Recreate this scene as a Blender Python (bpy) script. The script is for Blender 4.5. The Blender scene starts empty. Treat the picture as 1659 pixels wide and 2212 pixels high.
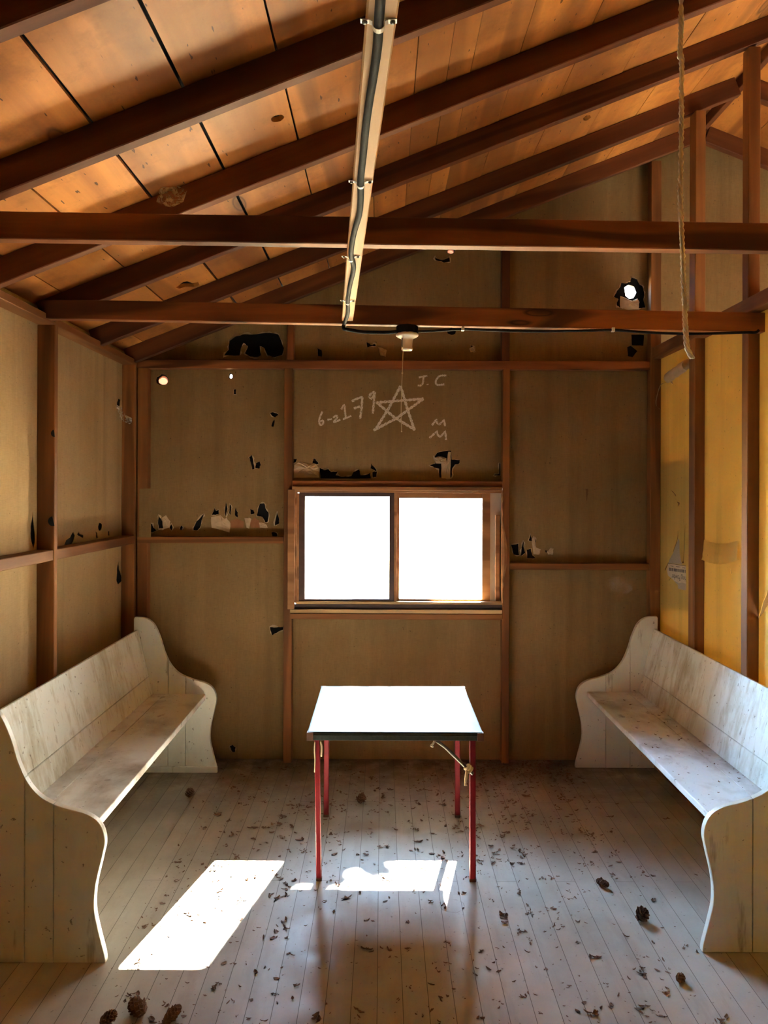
import bpy, bmesh, math, random
from mathutils import Vector, Matrix, noise
from mathutils.geometry import delaunay_2d_cdt

random.seed(7)
scene = bpy.context.scene
COL = scene.collection
PI = math.pi

# ------------------------------------------------------------------ camera model
F, VX, VY, H = 1662.0, 826.0, 1052.0, 1.73
ROLL = math.radians(0.2)
CR, SR = math.cos(ROLL), math.sin(ROLL)


def up(px, py):
    """photo pixel -> levelled pixel offsets from the vanishing point"""
    du, dv = px - 829.5, py - 1106.0
    return 829.5 + CR * du + SR * dv - VX, 1106.0 - SR * du + CR * dv - VY


def P(px, py, Y):
    u, v = up(px, py)
    return Vector((u * Y / F, Y, H - v * Y / F))


def PX(px, py, X):
    """point on a plane X = const"""
    u, v = up(px, py)
    Y = X * F / u
    return Vector((X, Y, H - v * Y / F))


def PZ(px, py, z=0.0):
    u, v = up(px, py)
    Y = (H - z) * F / v
    return Vector((u * Y / F, Y, z))


# ------------------------------------------------------------------ main measures
YS, YF = 4.89, 4.82                 # back wall paper, back stud faces
XOL, XIL = -1.621, -1.541           # left wall paper, stud faces
XIR, XOR = 1.691, 1.747             # right wall stud faces, paper
RIDGE = 1.97
SL = 0.396
NX = math.sqrt(1 + SL * SL)
Y0 = -3.6                           # wall behind the camera


def zlow(X):
    return 2.499 + SL * (X + 1.541)


def zc(X):
    return 2.607 + SL * (X + 1.541)


def zcr(X):                         # right slope boards
    return zc(2 * RIDGE - X)


# ------------------------------------------------------------------ materials
def new_mat(name):
    m = bpy.data.materials.new(name)
    m.use_nodes = True
    nt = m.node_tree
    b = nt.nodes['Principled BSDF']
    return m, nt, b


def N(nt, typ, **kw):
    n = nt.nodes.new(typ)
    for k, v in kw.items():
        setattr(n, k, v)
    return n


def ramp(nt, stops, src, interp='LINEAR'):
    r = N(nt, 'ShaderNodeValToRGB')
    r.color_ramp.interpolation = interp
    e = r.color_ramp.elements
    while len(e) < len(stops):
        e.new(0.5)
    for i, (p, c) in enumerate(stops):
        e[i].position = p
        e[i].color = (*c, 1) if len(c) == 3 else c
    nt.links.new(src, r.inputs[0])
    return r.outputs[0]


def coords(nt, scale=(1, 1, 1), rnd=True, kind='Object'):
    tc = N(nt, 'ShaderNodeTexCoord')
    out = tc.outputs[kind]
    if rnd:
        oi = N(nt, 'ShaderNodeObjectInfo')
        mu = N(nt, 'ShaderNodeMath', operation='MULTIPLY')
        nt.links.new(oi.outputs['Random'], mu.inputs[0])
        mu.inputs[1].default_value = 37.0
        ad = N(nt, 'ShaderNodeVectorMath', operation='ADD')
        nt.links.new(out, ad.inputs[0])
        nt.links.new(mu.outputs[0], ad.inputs[1])
        out = ad.outputs[0]
    mp = N(nt, 'ShaderNodeMapping')
    mp.inputs['Scale'].default_value = scale
    nt.links.new(out, mp.inputs['Vector'])
    return mp.outputs[0]


def ntex(nt, vec, scale, detail=4, rough=0.55, dist=0.0):
    n = N(nt, 'ShaderNodeTexNoise')
    n.inputs['Scale'].default_value = scale
    n.inputs['Detail'].default_value = detail
    n.inputs['Roughness'].default_value = rough
    n.inputs['Distortion'].default_value = dist
    nt.links.new(vec, n.inputs['Vector'])
    return n.outputs['Fac']


def mix(nt, fac, a, b, mode='MIX'):
    m = N(nt, 'ShaderNodeMix', data_type='RGBA', blend_type=mode)
    for sock, v in ((m.inputs[0], fac), (m.inputs[6], a), (m.inputs[7], b)):
        if isinstance(v, (int, float)):
            sock.default_value = v
        elif isinstance(v, tuple):
            sock.default_value = (*v, 1) if len(v) == 3 else v
        else:
            nt.links.new(v, sock)
    return m.outputs[2]


def bump(nt, b, src, strength=0.2, dist=0.004):
    n = N(nt, 'ShaderNodeBump')
    n.inputs['Strength'].default_value = strength
    n.inputs['Distance'].default_value = dist
    nt.links.new(src, n.inputs['Height'])
    nt.links.new(n.outputs[0], b.inputs['Normal'])


def wood(name, dark, light, along='X', rough=0.65, spec=0.3, fine=1.0, island=False, stain=0.35, gscale=1.0, knots=None, nails=False, grain=0.62):
    m, nt, b = new_mat(name)
    s = {'X': (0.5, 7, 7), 'Y': (7, 0.5, 7), 'Z': (7, 7, 0.5)}[along]
    s = tuple(v * fine for v in s)
    vec = coords(nt, s)
    if island:
        g = N(nt, 'ShaderNodeNewGeometry')
        mu = N(nt, 'ShaderNodeMath', operation='MULTIPLY')
        nt.links.new(g.outputs['Random Per Island'], mu.inputs[0])
        mu.inputs[1].default_value = 53.0
        ad = N(nt, 'ShaderNodeVectorMath', operation='ADD')
        nt.links.new(vec, ad.inputs[0])
        nt.links.new(mu.outputs[0], ad.inputs[1])
        vec = ad.outputs[0]
    n1 = ntex(nt, vec, 1.3, 6, 0.6, 0.4)
    # cathedral grain: contour lines of a stretched noise
    n2 = ntex(nt, vec, 0.42 * gscale, 1.5, 0.4, 0.8)
    mu = N(nt, 'ShaderNodeMath', operation='MULTIPLY')
    nt.links.new(n2, mu.inputs[0])
    mu.inputs[1].default_value = 26.0
    sn = N(nt, 'ShaderNodeMath', operation='SINE')
    nt.links.new(mu.outputs[0], sn.inputs[0])
    gr = ramp(nt, [(0.25, (0, 0, 0)), (0.85, (1, 1, 1))], sn.outputs[0])
    base = mix(nt, ramp(nt, [(0.3, (0, 0, 0)), (0.7, (1, 1, 1))], n1), dark, light)
    base = mix(nt, mix(nt, gr, (0, 0, 0), (grain, grain, grain)), base, tuple(c * 0.5 for c in dark))
    big = ntex(nt, coords(nt, (1, 1, 1)), 2.2, 3)
    base = mix(nt, ramp(nt, [(0.45, (0, 0, 0)), (0.75, (stain, stain, stain))], big), base, tuple(c * 0.45 for c in dark))
    if knots:
        vo = N(nt, 'ShaderNodeTexVoronoi')
        vo.inputs['Scale'].default_value = 1.0
        nt.links.new(coords(nt, knots), vo.inputs['Vector'])
        kd = ramp(nt, [(0.0, (0.9, 0.9, 0.9)), (0.07, (0.55, 0.55, 0.55)), (0.085, (0.95, 0.95, 0.95)), (0.11, (0.25, 0.25, 0.25)), (0.22, (0, 0, 0))], vo.outputs['Distance'])
        base = mix(nt, kd, base, tuple(c * 0.28 for c in dark))
    if nails:
        nk = ntex(nt, coords(nt, (75, 16, 75)), 1.0, 1)
        base = mix(nt, ramp(nt, [(0.735, (0, 0, 0)), (0.76, (0.85, 0.85, 0.85))], nk), base, tuple(c * 0.12 for c in dark))
        bl = ntex(nt, coords(nt, (1, 1, 1)), 5.5, 5, 0.7)
        base = mix(nt, ramp(nt, [(0.5, (0, 0, 0)), (0.72, (0.55, 0.55, 0.55))], bl), base, tuple(c * 0.5 for c in dark))
    if island:
        g2 = N(nt, 'ShaderNodeNewGeometry')
        tint = ramp(nt, [(0.0, (0.80, 0.76, 0.72)), (0.5, (1, 1, 1)), (1.0, (1.1, 1.08, 1.05))], g2.outputs['Random Per Island'])
        base = mix(nt, 1.0, base, tint, 'MULTIPLY')
    nt.links.new(base, b.inputs['Base Color'])
    b.inputs['Roughness'].default_value = rough
    b.inputs['Specular IOR Level'].default_value = spec
    bump(nt, b, n1, 0.25, 0.003)
    return m


def plain(name, col, rough=0.6, metal=0.0, spec=0.4, var=0.25, scale=12.0, emis=None):
    m, nt, b = new_mat(name)
    n = ntex(nt, coords(nt), scale, 4)
    c = mix(nt, n, tuple(v * (1 - var) for v in col), tuple(min(1, v * (1 + var)) for v in col))
    nt.links.new(c, b.inputs['Base Color'])
    b.inputs['Roughness'].default_value = rough
    b.inputs['Metallic'].default_value = metal
    b.inputs['Specular IOR Level'].default_value = spec
    return m


def paper(name, col, col2, weave=True, trans=0.0):
    """building paper: faint weave, vertical water runs, blotches"""
    m, nt, b = new_mat(name)
    v = coords(nt, (1, 1, 1), False)
    big = ntex(nt, v, 1.6, 4)
    runs = ntex(nt, coords(nt, (9, 9, 0.45), False), 1.0, 4)
    c = mix(nt, ramp(nt, [(0.3, (0, 0, 0)), (0.7, (1, 1, 1))], big), col2, col)
    c = mix(nt, ramp(nt, [(0.52, (0, 0, 0)), (0.74, (0.45, 0.45, 0.45))], runs), c, tuple(x * 0.62 for x in col2))
    c = mix(nt, ramp(nt, [(0.55, (0, 0, 0)), (0.8, (0.35, 0.35, 0.35))], ntex(nt, coords(nt, (14, 14, 0.8), False), 1.0, 3)), c, tuple(min(1, x * 1.25) for x in col))
    f1 = ntex(nt, coords(nt, (260, 260, 26), False), 1.0, 2)
    f2 = ntex(nt, coords(nt, (26, 26, 260), False), 1.0, 2)
    ad = N(nt, 'ShaderNodeMath', operation='ADD')
    nt.links.new(f1, ad.inputs[0])
    nt.links.new(f2, ad.inputs[1])
    hf = N(nt, 'ShaderNodeMath', operation='MULTIPLY')
    nt.links.new(ad.outputs[0], hf.inputs[0])
    hf.inputs[1].default_value = 0.5
    if weave:
        c = mix(nt, ramp(nt, [(0.35, (0.3, 0.3, 0.3)), (0.62, (0, 0, 0))], hf.outputs[0]), c, tuple(x * 0.55 for x in col2))
    spk = ntex(nt, v, 70, 2)
    c = mix(nt, ramp(nt, [(0.70, (0, 0, 0)), (0.76, (0.7, 0.7, 0.7))], spk), c, tuple(x * 0.3 for x in col2))
    nt.links.new(c, b.inputs['Base Color'])
    b.inputs['Roughness'].default_value = 0.75
    b.inputs['Specular IOR Level'].default_value = 0.2
    bump(nt, b, big, 0.5, 0.03)
    if trans > 0:
        t = N(nt, 'ShaderNodeBsdfTranslucent')
        nt.links.new(c, t.inputs[0])
        ms = N(nt, 'ShaderNodeMixShader')
        ms.inputs[0].default_value = trans
        nt.links.new(b.outputs[0], ms.inputs[1])
        nt.links.new(t.outputs[0], ms.inputs[2])
        nt.links.new(ms.outputs[0], nt.nodes['Material Output'].inputs[0])
    return m


def paint_worn(name, col, dirt, streak, amt=0.5, thresh=(0.5, 0.75)):
    m, nt, b = new_mat(name)
    n1 = ntex(nt, coords(nt, streak), 1.0, 6, 0.65, 0.5)
    n2 = ntex(nt, coords(nt), 3.0, 5, 0.6)
    n3 = ntex(nt, coords(nt, tuple(x * 3 for x in streak)), 1.0, 4, 0.6)
    ad = N(nt, 'ShaderNodeMath', operation='ADD')
    nt.links.new(n1, ad.inputs[0])
    nt.links.new(n2, ad.inputs[1])
    hf = N(nt, 'ShaderNodeMath', operation='MULTIPLY')
    nt.links.new(ad.outputs[0], hf.inputs[0])
    hf.inputs[1].default_value = 0.5
    c = mix(nt, ramp(nt, [(thresh[0], (0, 0, 0)), (thresh[1], (amt, amt, amt))], hf.outputs[0]), col, dirt)
    c = mix(nt, ramp(nt, [(0.62, (0, 0, 0)), (0.70, (0.55, 0.55, 0.55))], n3), c, tuple(x * 0.55 for x in dirt))
    spk = ntex(nt, coords(nt), 45, 2)
    c = mix(nt, ramp(nt, [(0.69, (0, 0, 0)), (0.74, (0.7, 0.7, 0.7))], spk), c, tuple(x * 0.3 for x in dirt))
    nt.links.new(c, b.inputs['Base Color'])
    b.inputs['Roughness'].default_value = 0.42
    b.inputs['Specular IOR Level'].default_value = 0.5
    bump(nt, b, n1, 0.15, 0.002)
    return m


M = {}
M['rafter'] = wood('rafter_fir', (0.085, 0.024, 0.007), (0.21, 0.070, 0.020), 'X')
M['joist'] = wood('joist_fir', (0.11, 0.033, 0.009), (0.40, 0.148, 0.044), 'X', gscale=1.5, knots=(1.3, 5.5, 5.5), grain=0.85)
M['stud'] = wood('stud_fir', (0.155, 0.055, 0.014), (0.34, 0.148, 0.040), 'X')
M['board'] = wood('roof_board', (0.38, 0.132, 0.024), (0.70, 0.295, 0.062), 'Y', rough=0.55, spec=0.35, fine=0.55, island=True, stain=0.6, knots=(3.4, 1.1, 3.4), nails=True)
M['trim'] = wood('window_wood', (0.30, 0.135, 0.05), (0.50, 0.26, 0.11), 'X')
M['sash_dark'] = plain('sash_dark', (0.085, 0.05, 0.042), 0.45, var=0.35, scale=25)
M['sill_dark'] = plain('sill_dark', (0.05, 0.03, 0.022), 0.6, var=0.4, scale=20)
M['sill_pale'] = wood('sill_pale', (0.42, 0.27, 0.12), (0.62, 0.44, 0.22), 'X')
M['jamb_white'] = plain('jamb_white', (0.50, 0.45, 0.36), 0.6, var=0.2, scale=9)
M['batten'] = wood('pale_batten', (0.50, 0.28, 0.125), (0.70, 0.44, 0.22), 'X')
M['paper'] = paper('tan_building_paper', (0.295, 0.198, 0.087), (0.215, 0.137, 0.053))
M['paper_left'] = paper('tan_building_paper_lit', (0.48, 0.345, 0.18), (0.38, 0.255, 0.115))  # same tan paper, the left wall's stronger light put into the colour
M['yellow'] = paper('yellow_kraft_paper', (0.84, 0.645, 0.20), (0.74, 0.53, 0.135), weave=False, trans=0.38)
M['flap'] = plain('torn_paper', (0.50, 0.38, 0.24), 0.8, var=0.2, scale=30)
M['flap_brown'] = plain('exposed_wood', (0.30, 0.13, 0.055), 0.8, var=0.3, scale=20)
M['stain'] = plain('rust_stain', (0.13, 0.065, 0.02), 0.8)
M['felt'] = plain('black_felt', (0.006, 0.006, 0.0065), 0.9, var=0.4, scale=30, spec=0.2)
M['bench'] = paint_worn('bench_paint', (0.72, 0.76, 0.70), (0.30, 0.26, 0.16), (5, 5, 0.9), 0.45, (0.50, 0.78))
M['bench_back'] = paint_worn('bench_back_paint', (0.82, 0.87, 0.81), (0.38, 0.32, 0.15), (16, 16, 2.0), 0.8, (0.48, 0.65))
M['seat'] = paint_worn('bench_seat_paint', (0.74, 0.78, 0.78), (0.20, 0.15, 0.095), (3.5, 2, 3), 0.85, (0.47, 0.66))
M['edge'] = paint_worn('bench_edge_paint', (0.70, 0.71, 0.66), (0.35, 0.28, 0.18), (3, 3, 3), 0.5, (0.55, 0.8))
M['red'] = plain('red_paint', (0.20, 0.006, 0.013), 0.4, var=0.35, scale=30)
M['green'] = plain('dark_green_metal', (0.035, 0.045, 0.036), 0.45, var=0.8, scale=90)
M['cap'] = plain('rusty_corner', (0.14, 0.075, 0.05), 0.6, metal=0.3, var=0.4, scale=60)
M['rod'] = plain('grey_rod', (0.20, 0.20, 0.16), 0.5, metal=0.5, var=0.3, scale=50)
M['rag'] = plain('cream_rag', (0.62, 0.52, 0.33), 0.9, var=0.2, scale=60)
M['cable'] = plain('black_cable', (0.016, 0.0155, 0.015), 0.75, spec=0.15, var=0.5, scale=60)
M['clamp'] = plain('white_clip', (0.70, 0.68, 0.62), 0.4, metal=0.1, var=0.1)
M['porcelain'] = plain('porcelain', (0.74, 0.68, 0.55), 0.3, spec=0.6, var=0.12, scale=20)
M['string'] = plain('pale_string', (0.60, 0.50, 0.33), 0.9)
M['rope'] = plain('pale_rope', (0.95, 0.92, 0.80), 0.9, var=0.25, scale=120)
M['cone'] = plain('pine_cone', (0.17, 0.085, 0.045), 0.7, var=0.7, scale=60)
M['flake'] = plain('bark_flake', (0.15, 0.08, 0.045), 0.75, var=0.7, scale=40)
M['ground'] = plain('dry_ground', (0.52, 0.42, 0.24), 0.9, scale=2)
M['print'] = plain('print_ink', (0.05, 0.045, 0.045), 0.8)
M['newsprint'] = plain('newsprint', (0.64, 0.54, 0.38), 0.8, var=0.2, scale=40)
M['newsgrey'] = plain('newsprint_grey', (0.42, 0.36, 0.26), 0.8, var=0.35, scale=160)


def chalk_mat():
    m, nt, b = new_mat('chalk')
    n = ntex(nt, coords(nt), 160, 3)
    b.inputs['Base Color'].default_value = (0.66, 0.58, 0.46, 1)
    b.inputs['Roughness'].default_value = 0.95
    tr = N(nt, 'ShaderNodeBsdfTransparent')
    ms = N(nt, 'ShaderNodeMixShader')
    nt.links.new(ramp(nt, [(0.30, (0.12, 0.12, 0.12)), (0.48, (1, 1, 1))], n), ms.inputs[0])
    nt.links.new(tr.outputs[0], ms.inputs[1])
    nt.links.new(b.outputs[0], ms.inputs[2])
    nt.links.new(ms.outputs[0], nt.nodes['Material Output'].inputs[0])
    return m


def web_mat():
    m, nt, b = new_mat('cobweb')
    n = ntex(nt, coords(nt), 26, 6, 0.7, 1.5)
    b.inputs['Base Color'].default_value = (0.75, 0.7, 0.62, 1)
    b.inputs['Roughness'].default_value = 0.9
    tr = N(nt, 'ShaderNodeBsdfTransparent')
    ms = N(nt, 'ShaderNodeMixShader')
    nt.links.new(ramp(nt, [(0.36, (0, 0, 0)), (0.68, (0.85, 0.85, 0.85))], n), ms.inputs[0])
    nt.links.new(tr.outputs[0], ms.inputs[1])
    nt.links.new(b.outputs[0], ms.inputs[2])
    nt.links.new(ms.outputs[0], nt.nodes['Material Output'].inputs[0])
    return m


def smudge_mat(name, col, peak):
    m, nt, b = new_mat(name)
    n = ntex(nt, coords(nt), 14, 5, 0.65)
    b.inputs['Base Color'].default_value = (*col, 1)
    b.inputs['Roughness'].default_value = 0.95
    tr = N(nt, 'ShaderNodeBsdfTransparent')
    ms = N(nt, 'ShaderNodeMixShader')
    nt.links.new(ramp(nt, [(0.45, (0, 0, 0)), (0.8, (peak, peak, peak))], n), ms.inputs[0])
    nt.links.new(tr.outputs[0], ms.inputs[1])
    nt.links.new(b.outputs[0], ms.inputs[2])
    nt.links.new(ms.outputs[0], nt.nodes['Material Output'].inputs[0])
    return m


def glass_mat():
    m, nt, b = new_mat('window_glass')
    nt.nodes.remove(b)
    tr = N(nt, 'ShaderNodeBsdfTransparent')
    tr.inputs[0].default_value = (0.97, 0.98, 0.98, 1)
    gl = N(nt, 'ShaderNodeBsdfGlossy')
    gl.inputs['Roughness'].default_value = 0.03
    fr = N(nt, 'ShaderNodeFresnel')
    fr.inputs[0].default_value = 1.35
    ms = N(nt, 'ShaderNodeMixShader')
    nt.links.new(fr.outputs[0], ms.inputs[0])
    nt.links.new(tr.outputs[0], ms.inputs[1])
    nt.links.new(gl.outputs[0], ms.inputs[2])
    nt.links.new(ms.outputs[0], nt.nodes['Material Output'].inputs[0])
    return m


def resin_mat():
    """thin sun-struck pine knot: light glows through it"""
    m, nt, b = new_mat('resin_knot')
    nt.nodes.remove(b)
    t = N(nt, 'ShaderNodeBsdfTranslucent')
    t.inputs[0].default_value = (0.014, 0.0050, 0.0030, 1)
    nt.links.new(t.outputs[0], nt.nodes['Material Output'].inputs[0])
    return m


def floor_mat():
    m, nt, b = new_mat('floor_boards')
    tc = N(nt, 'ShaderNodeTexCoord')
    sx = N(nt, 'ShaderNodeSeparateXYZ')
    nt.links.new(tc.outputs['Object'], sx.inputs[0])
    cx = N(nt, 'ShaderNodeCombineXYZ')
    nt.links.new(sx.outputs[1], cx.inputs[0])
    nt.links.new(sx.outputs[0], cx.inputs[1])
    mp = N(nt, 'ShaderNodeMapping')
    mp.inputs['Location'].default_value = (0.37, -0.0745 + 0.0865 * 40, 0)
    nt.links.new(cx.outputs[0], mp.inputs[0])
    br = N(nt, 'ShaderNodeTexBrick')
    br.offset = 0.37
    br.offset_frequency = 3
    br.inputs['Color1'].default_value = (0.92, 0.92, 0.92, 1)
    br.inputs['Color2'].default_value = (1.06, 1.05, 1.04, 1)
    br.inputs['Mortar'].default_value = (0.22, 0.18, 0.15, 1)
    br.inputs['Scale'].default_value = 1.0
    br.inputs['Mortar Size'].default_value = 0.0012
    br.inputs['Mortar Smooth'].default_value = 0.3
    br.inputs['Brick Width'].default_value = 2.3
    br.inputs['Row Height'].default_value = 0.0865
    nt.links.new(mp.outputs[0], br.inputs['Vector'])
    v = coords(nt, (1, 1, 1), False)
    big = ntex(nt, v, 2.0, 5, 0.6)
    mid = ntex(nt, coords(nt, (9, 1.6, 1), False), 1.4, 5, 0.65)
    c = mix(nt, ramp(nt, [(0.3, (0, 0, 0)), (0.7, (1, 1, 1))], big), (0.30, 0.27, 0.22), (0.47, 0.44, 0.385))
    c = mix(nt, ramp(nt, [(0.5, (0, 0, 0)), (0.75, (0.5, 0.5, 0.5))], mid), c, (0.24, 0.195, 0.15))
    spk = ntex(nt, v, 55, 3)
    c = mix(nt, ramp(nt, [(0.66, (0, 0, 0)), (0.72, (0.6, 0.6, 0.6))], spk), c, (0.08, 0.055, 0.04))
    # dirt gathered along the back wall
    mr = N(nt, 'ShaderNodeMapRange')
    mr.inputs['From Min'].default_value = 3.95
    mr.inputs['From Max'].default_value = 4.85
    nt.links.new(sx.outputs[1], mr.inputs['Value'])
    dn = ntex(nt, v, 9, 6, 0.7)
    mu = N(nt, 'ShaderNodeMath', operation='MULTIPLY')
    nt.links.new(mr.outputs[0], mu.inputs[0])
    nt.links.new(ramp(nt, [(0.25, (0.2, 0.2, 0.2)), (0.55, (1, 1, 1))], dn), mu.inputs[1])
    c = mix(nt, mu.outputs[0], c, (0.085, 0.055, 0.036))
    c = mix(nt, 1.0, c, br.outputs['Color'], 'MULTIPLY')
    nt.links.new(c, b.inputs['Base Color'])
    rr = ramp(nt, [(0.3, (0.30, 0.30, 0.30)), (0.7, (0.52, 0.52, 0.52))], ntex(nt, v, 5, 5, 0.65))
    nt.links.new(rr, b.inputs['Roughness'])
    b.inputs['Specular IOR Level'].default_value = 0.5
    bn = N(nt, 'ShaderNodeBump')
    bn.inputs['Strength'].default_value = 0.5
    bn.inputs['Distance'].default_value = 0.002
    nt.links.new(br.outputs['Fac'], bn.inputs['Height'])
    bn.invert = True
    nt.links.new(bn.outputs[0], b.inputs['Normal'])
    return m


def table_mat():
    m, nt, b = new_mat('table_top_sheet')
    v = coords(nt, (1, 1, 1), False)
    n = ntex(nt, v, 7, 6, 0.7)
    c = mix(nt, ramp(nt, [(0.42, (0, 0, 0)), (0.66, (1, 1, 1))], n), (0.060, 0.072, 0.085), (0.018, 0.020, 0.022))
    spk = ntex(nt, v, 60, 2)
    c = mix(nt, ramp(nt, [(0.69, (0, 0, 0)), (0.73, (1, 1, 1))], spk), c, (0.04, 0.035, 0.03))
    nt.links.new(c, b.inputs['Base Color'])
    b.inputs['Roughness'].default_value = 0.46
    b.inputs['Specular IOR Level'].default_value = 0.28
    return m


M['chalk'] = chalk_mat()
M['web'] = web_mat()
M['glass'] = glass_mat()
M['resin'] = resin_mat()
M['floor'] = floor_mat()
M['tabletop'] = table_mat()
M['smudge'] = smudge_mat('pale_smudge', (0.6, 0.52, 0.42), 0.5)
M['ring'] = smudge_mat('ring_stain', (0.12, 0.09, 0.08), 0.8)


# ------------------------------------------------------------------ object helpers
def place(o, parent):
    COL.objects.link(o)
    if parent is not None:
        o.parent = parent
        w = Matrix.Identity(4)
        q = parent
        mats = []
        while q is not None:
            mats.append(q)
            q = q.parent
        for q in reversed(mats):
            w = w @ q.matrix_parent_inverse @ q.matrix_basis
        o.matrix_parent_inverse = w.inverted()
    return o


def tag(o, label=None, cat=None, group=None, kind=None):
    if label:
        o['label'] = label
    if cat:
        o['category'] = cat
    if group:
        o['group'] = group
    if kind:
        o['kind'] = kind
    return o


def empty(name, loc, label=None, cat=None, group=None, kind=None):
    o = bpy.data.objects.new(name, None)
    o.empty_display_size = 0.05
    o.location = loc
    COL.objects.link(o)
    return tag(o, label, cat, group, kind)


def from_bm(name, bm, mat, parent=None, smooth=False, mw=None, recalc=True):
    if recalc:
        bmesh.ops.recalc_face_normals(bm, faces=bm.faces[:])
    me = bpy.data.meshes.new(name)
    bm.to_mesh(me)
    bm.free()
    if smooth:
        for p in me.polygons:
            p.use_smooth = True
    o = bpy.data.objects.new(name, me)
    for mm in (mat if isinstance(mat, (list, tuple)) else [mat]):
        me.materials.append(mm)
    if mw is not None:
        o.matrix_basis = mw
    place(o, parent)
    return o


def box_bm(x0, x1, y0, y1, z0, z1, bev=0.0, bm=None):
    own = bm is None
    t = bmesh.new()
    bmesh.ops.create_cube(t, size=1.0)
    for v in t.verts:
        v.co = Vector(((x0 + x1) / 2 + v.co.x * (x1 - x0), (y0 + y1) / 2 + v.co.y * (y1 - y0), (z0 + z1) / 2 + v.co.z * (z1 - z0)))
    if bev > 0:
        bmesh.ops.bevel(t, geom=t.edges[:], offset=bev, segments=2, affect='EDGES', profile=0.5)
    if own:
        return t
    me = bpy.data.meshes.new('tmp')
    t.to_mesh(me)
    t.free()
    bm.from_mesh(me)
    bpy.data.meshes.remove(me)
    return bm


def box(name, x0, x1, y0, y1, z0, z1, mat, parent=None, bev=0.002):
    return from_bm(name, box_bm(min(x0, x1), max(x0, x1), min(y0, y1), max(y0, y1), min(z0, z1), max(z0, z1), bev), mat, parent)


def member(name, p0, p1, w, h, mat, upv=(0, 0, 1), parent=None, bev=0.003, seg=14, jit=0.0012, bow=0.0):
    """a sawn timber from p0 to p1; local X runs along the grain"""
    p0, p1 = Vector(p0), Vector(p1)
    x = (p1 - p0)
    L = x.length
    x.normalize()
    z = Vector(upv)
    z = (z - x * z.dot(x)).normalized()
    y = z.cross(x)
    mw = Matrix(((x.x, y.x, z.x, 0), (x.y, y.y, z.y, 0), (x.z, y.z, z.z, 0), (0, 0, 0, 1)))
    mw.translation = (p0 + p1) / 2
    bm = box_bm(-L / 2, L / 2, -w / 2, w / 2, -h / 2, h / 2)
    ed = [e for e in bm.edges if abs(e.verts[0].co.x - e.verts[1].co.x) > L * 0.5]
    bmesh.ops.bevel(bm, geom=ed, offset=bev, segments=1, affect='EDGES')
    ed = [e for e in bm.edges if abs(e.verts[0].co.x - e.verts[1].co.x) > L * 0.5]
    bmesh.ops.subdivide_edges(bm, edges=ed, cuts=seg, use_grid_fill=True)
    s = random.random() * 100
    for v in bm.verts:
        n = noise.noise_vector(Vector((v.co.x * 7 + s, v.co.y * 30, v.co.z * 30)))
        v.co.y += n.y * jit
        v.co.z += n.z * jit + bow * (1 - (2 * v.co.x / L) ** 2)
    return from_bm(name, bm, mat, parent, mw=mw)


def panel(name, outer, holes, fmap, nvec, t, mat, parent=None):
    """flat sheet with real openings: 2-D outlines -> triangles -> thickness t along nvec"""
    verts, loops = [], []
    for loop in [outer] + holes:
        k = len(verts)
        verts += [Vector((p[0], p[1])) for p in loop]
        loops.append(list(range(k, len(verts))))
    vo, eo, fo, _, _, _ = delaunay_2d_cdt(verts, [], loops, 2, 1e-6)
    bm = bmesh.new()
    bv = [bm.verts.new(fmap(v.x, v.y)) for v in vo]
    for f in fo:
        try:
            bm.faces.new([bv[i] for i in f])
        except ValueError:
            pass
    for v in [v for v in bm.verts if not v.link_faces]:
        bm.verts.remove(v)
    if t > 0:
        r = bmesh.ops.extrude_face_region(bm, geom=bm.faces[:])
        nv = Vector(nvec) * t
        for v in [g for g in r['geom'] if isinstance(g, bmesh.types.BMVert)]:
            v.co += nv
    return from_bm(name, bm, mat, parent)


def tube_bm(pts, r, sides=10, bm=None, twist=0.0):
    bm = bm or bmesh.new()
    pts = [Vector(p) for p in pts]
    rad = r if isinstance(r, (list, tuple)) else [r] * len(pts)
    rings = []
    ref = None
    for i, p in enumerate(pts):
        d = (pts[min(i + 1, len(pts) - 1)] - pts[max(i - 1, 0)]).normalized()
        if ref is None:
            ref = d.orthogonal().normalized()
        ref = (ref - d * ref.dot(d)).normalized()
        b = d.cross(ref)
        rings.append([bm.verts.new(p + rad[i] * (math.cos(2 * PI * k / sides) * ref + math.sin(2 * PI * k / sides) * b)) for k in range(sides)])
    for a, c in zip(rings, rings[1:]):
        for k in range(sides):
            bm.faces.new((a[k], a[(k + 1) % sides], c[(k + 1) % sides], c[k]))
    bm.faces.new(rings[0][::-1])
    bm.faces.new(rings[-1])
    return bm


def catmull(pts, n=6, closed=False):
    pts = [Vector(p) for p in pts]
    out = []
    m = len(pts)
    for i in range(m - (0 if closed else 1)):
        g = (lambda k: pts[k % m]) if closed else (lambda k: pts[max(0, min(m - 1, k))])
        a, b, c, d = g(i - 1), g(i), g(i + 1), g(i + 2)
        for j in range(n):
            t = j / n
            out.append(0.5 * ((2 * b) + (c - a) * t + (2 * a - 5 * b + 4 * c - d) * t * t + (3 * b - a - 3 * c + d) * t ** 3))
    if not closed:
        out.append(pts[-1])
    return out


def lathe_bm(prof, sides=28, bm=None, centre=(0, 0, 0)):
    bm = bm or bmesh.new()
    c = Vector(centre)
    rings = []
    for r, z in prof:
        rings.append([bm.verts.new(c + Vector((r * math.cos(2 * PI * k / sides), r * math.sin(2 * PI * k / sides), z))) for k in range(sides)])
    for a, b in zip(rings, rings[1:]):
        for k in range(sides):
            bm.faces.new((a[k], a[(k + 1) % sides], b[(k + 1) % sides], b[k]))
    bm.faces.new(rings[0][::-1])
    bm.faces.new(rings[-1])
    return bm


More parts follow.
